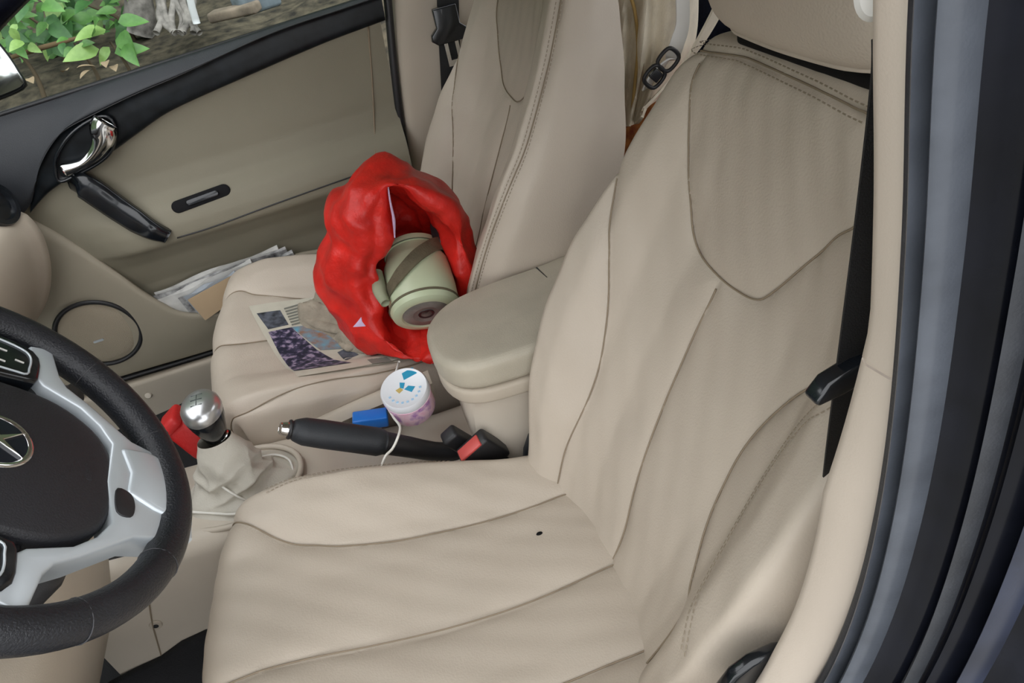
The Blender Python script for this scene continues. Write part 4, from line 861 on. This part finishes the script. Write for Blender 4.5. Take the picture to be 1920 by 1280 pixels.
# ================================================================== OUTSIDE THE PASSENGER WINDOW
SOIL = mat('dark leafy soil', (.035, .03, .022), .95, var=.5, vscale=25, bump=1, bscale=60, col2=(.09, .075, .05))
xsn = np.linspace(-5, 3, 70); V = []
prof_ = [(1.55, -.38), (1.58, .30), (1.62, .40), (1.75, .45), (1.9, .52), (2.1, .60), (2.4, .66), (3.0, .75), (3.6, .95)]
PRF = cr(prof_, 40)
for x in xsn:
    for y, z in PRF: V.append((x, y+.05*mn_.noise(Vector((x*3, y*3, 1))), z+(.05*mn_.noise(Vector((x*2, y*2, 4)))+.02*mn_.noise(Vector((x*9, y*9, 4))))*(y > 1.6)))
add('soil_bank', V, gfaces(70, 40), SOIL)['kind'] = 'structure'
HEDGE = mat('dense dark foliage', (.012, .03, .010), .8, var=.5, vscale=9, bump=1, bscale=14, col2=(.05, .09, .03))
V = []; zz = np.linspace(.6, 5.5, 40)
for x in xsn:
    for z in zz: V.append((x, 3.3-.10*z+.35*mn_.noise(Vector((x*1.3, z*1.3, 9)))+.12*mn_.noise(Vector((x*5, z*5, 2))), z))
hd_ = add('hedge', V, gfaces(70, 40), HEDGE); tag(hd_, 'dense dark green hedge beyond the passenger window', 'hedge')
V = []
for y in np.linspace(-2.5, 2.4, 50):
    for z in np.linspace(-.4, 2.8, 36): V.append((-3.7-.0*z+.3*mn_.noise(Vector((y*1.3, z*1.3, 5)))+.1*mn_.noise(Vector((y*5, z*5, 7))), y, z))
tag(add('hedge', V, gfaces(50, 36), HEDGE), 'tall dark hedge in front of the parked car', 'hedge')  # foliage added out of view to hold back light from the front
# shrubs with single leaves
def leaf_mesh(n, w):
    V = []; F = []
    for i in range(7):
        t = i/6; ww = w*math.sin(math.pi*min(1, t**.75))**.8*(1-.25*t)+.001; z = -.25*t*t+.06*t
        V += [(-ww, t, z+.25*ww), (0, t, z), (ww, t, z+.25*ww)]
    for i in range(6):
        for k in range(2): a = i*3+k; F.append((a, a+1, a+4, a+3))
    me = bpy.data.meshes.new(n); me.from_pydata(V, [], F); me.polygons.foreach_set('use_smooth', [True]*len(F)); return me
LM = []
for k, (c, c2) in enumerate((((.06, .17, .035), (.13, .30, .07)), ((.03, .10, .03), (.07, .19, .05)), ((.16, .30, .07), (.30, .46, .14)))):
    me = leaf_mesh('leaf', .30); me.materials.append(mat('green leaf %d' % k, c, .42, var=.1, vscale=2, col2=c2)); LM.append(me)
def shrub(label, spots, Y0, Y1, size, base, mixw, group='shrubs outside the passenger window'):
    b0 = np.array(base); root = thing('leafy_shrub', label, 'shrub', b0, group)
    ctr = at(*np.mean(spots, axis=0), 'Y', (Y0+Y1)/2)
    BRK = mat('twig bark', (.10, .075, .045), .9)
    tube('stem', [b0, b0*.5+ctr*.5+np.array([.03, 0, .02]), ctr], [.010, .007, .003], BRK, root, 16, 6)
    for x, y in spots:
        for _ in range(1):
            p = at(x, y, 'Y', random.uniform(Y0, Y1)); o = bpy.data.objects.new('leaf', LM[random.choices((0, 1, 2), mixw)[0]]); COL.objects.link(o); o.parent = root; ORG[o.name] = b0
            s_ = size*random.uniform(.7, 1.25); d = Vector((random.uniform(-1, 1), random.uniform(-.9, .1), random.uniform(-.8, .35))).normalized()
            Mr = axes(Vector((random.uniform(-.5, .5), random.uniform(-1, -.3), random.uniform(.2, 1))), None); yy = d; zc = Vector((random.uniform(-.4, .4), -.7, .7)); zc = (zc-yy*zc.dot(yy)).normalized(); xx = yy.cross(zc)
            R_ = Matrix((xx, yy, zc)).transposed().to_4x4(); o.matrix_basis = Matrix.Translation(Vector((p-b0).tolist())) @ R_ @ Matrix.Scale(s_, 4)
    return root
def rnd(n, x0, x1, y0, y1): return [(random.uniform(x0, x1), random.uniform(y0, y1)) for _ in range(n)]
shrub('bright green leafy shrub at the top left corner of the window', rnd(110, -60, 125, -60, 85), 2.1, 2.7, .075, (-.95, 2.4, .62), (5, 4, 2))
shrub('dark green shrub in the middle of the window view', rnd(85, 90, 250, -60, 65), 2.2, 2.9, .075, (-.72, 2.5, .64), (4, 6, 1))
shrub('pale low shrub along the bank under the left bush', rnd(26, -50, 60, 40, 105), 2.0, 2.3, .05, (-1.0, 2.1, .55), (3, 2, 4))
shrub('single sprig of large light green leaves nearest the window', [(180, 62), (198, 55), (225, 62), (232, 84), (205, 88), (186, 92), (215, 100)], 1.9, 2.0, .085, (-.72, 1.95, .52), (6, 1, 3))
shrub('small twig with light leaves below the green shrubs', [(118, 80), (128, 72), (135, 88), (152, 84), (160, 78)], 1.95, 2.05, .045, (-.82, 2.0, .53), (2, 1, 5))
# grey roots and a white pipe
BARK = mat('grey bark', (.17, .155, .14), .9, var=.4, vscale=30, bump=1, bscale=90, col2=(.26, .24, .22))
tk = thing('tree_trunk', 'grey tree trunk with hanging roots outside the window', 'tree trunk', at(290, 60, 'Y', 2.4))
tube('trunk', [at(x, y, 'Y', 2.5) for x, y in ((258, 60), (262, 20), (255, -40), (250, -160))], [.06, .045, .045, .06], BARK, tk, 24, 12)
for k in range(9):
    x0 = 292+k*9; tube('hanging_root', [at(x0+random.uniform(-6, 6), -50, 'Y', 2.3+.03*k), at(x0+random.uniform(-8, 8), 0, 'Y', 2.3), at(x0+6+random.uniform(-8, 12), 35, 'Y', 2.25), at(x0+12+random.uniform(-20, 25), 62, 'Y', 2.2)], random.uniform(.006, .013), BARK, tk, 20, 7)
tube('white_pipe', [at(350, -60, 'Y', 2.2), at(357, 0, 'Y', 2.2), at(369, 44, 'Y', 2.2)], .012, mat('white plastic pipe', (.70, .72, .73), .5), None, 12, 10); tag(bpy.data.objects['white_pipe'], 'white plastic pipe leaning among the grey roots', 'pipe')
rk = thing('rubble', 'grey blue scrap lying on the bank at the top of the window', 'scrap', at(480, 5, 'Y', 2.1)-np.array([0, 0, .03]))
rbox('block', at(480, 2, 'Y', 2.1), (.14, .08, .06), mat('blue grey scrap', (.12, .15, .17), .6, var=.4, vscale=20), rk, .012, 3, Matrix.Rotation(.4, 3, 'Z'))
rbox('block', at(440, 22, 'Y', 2.05), (.16, .07, .03), mat('brown rubble', (.20, .16, .12), .9, var=.4, vscale=20), rk, .008, 3, Matrix.Rotation(-.3, 3, 'Z'))
tube('fallen_branch', [at(x, y, 'Y', 2.1) for x, y in ((20, 108), (70, 92), (120, 78), (165, 66))], [.006, .008, .007, .004], mat('brown branch', (.15, .10, .05), .9), None, 20, 8); tag(bpy.data.objects['fallen_branch'], 'thin brown fallen branch lying along the bank below the shrubs', 'branch')
DRY = mat('dry leaf', (.32, .24, .15), .8, var=.2, vscale=20); dm = leaf_mesh('dry_leaf', .28); dm.materials.append(DRY)
for x, y in ((128, 135), (145, 131), (172, 134), (200, 118), (56, 150), (215, 126)):
    p = at(x, y, 'Y', 1.86); o = bpy.data.objects.new('dry_leaf', dm); COL.objects.link(o); o.matrix_basis = Matrix.Translation(Vector((p+np.array([0, 0, .005])).tolist())) @ Matrix.Rotation(random.uniform(0, 6), 4, 'Z') @ Matrix.Scale(.05, 4)
    tag(o, 'small dry brown leaf on the dark bank, '+{56: 'leftmost, beside the wing mirror', 128: 'second from the left', 145: 'third from the left', 172: 'third from the right', 200: 'second from the right', 215: 'rightmost of the six'}[x], 'leaf', 'dry leaves on the bank')
# ================================================================== REST OF THE BODY
shell_ = thing('saloon_car', 'black painted saloon car body around the cabin', 'car', (.9, .37, -.1))
for sg, Y in ((-1, -.40), (1, 1.14)):
    rbox('rear_door_skin', (.72, Y, .36), (1.0, .07, .78), PAINT, shell_, .02)
    rbox('rear_quarter', (1.42, Y, .55), (.4, .10, 1.1), PAINT, shell_, .03)
rbox('parcel_shelf', (1.42, .37, .80), (.42, 1.40, .03), BLACKP, shell_, .01)
rbox('boot_wall', (1.62, .37, .45), (.06, 1.5, .75), PAINT, shell_, .02)

for sg, y0, y1 in ((-1, -.36, -.27), (1, 1.10, 1.0)):
    tube('windscreen_pillar', [(-1.0, y0, .76), (-.7, y0*.6+y1*.4, .95), (-.38, y1, 1.09)], .035, PAINT, shell_, 16, 12)
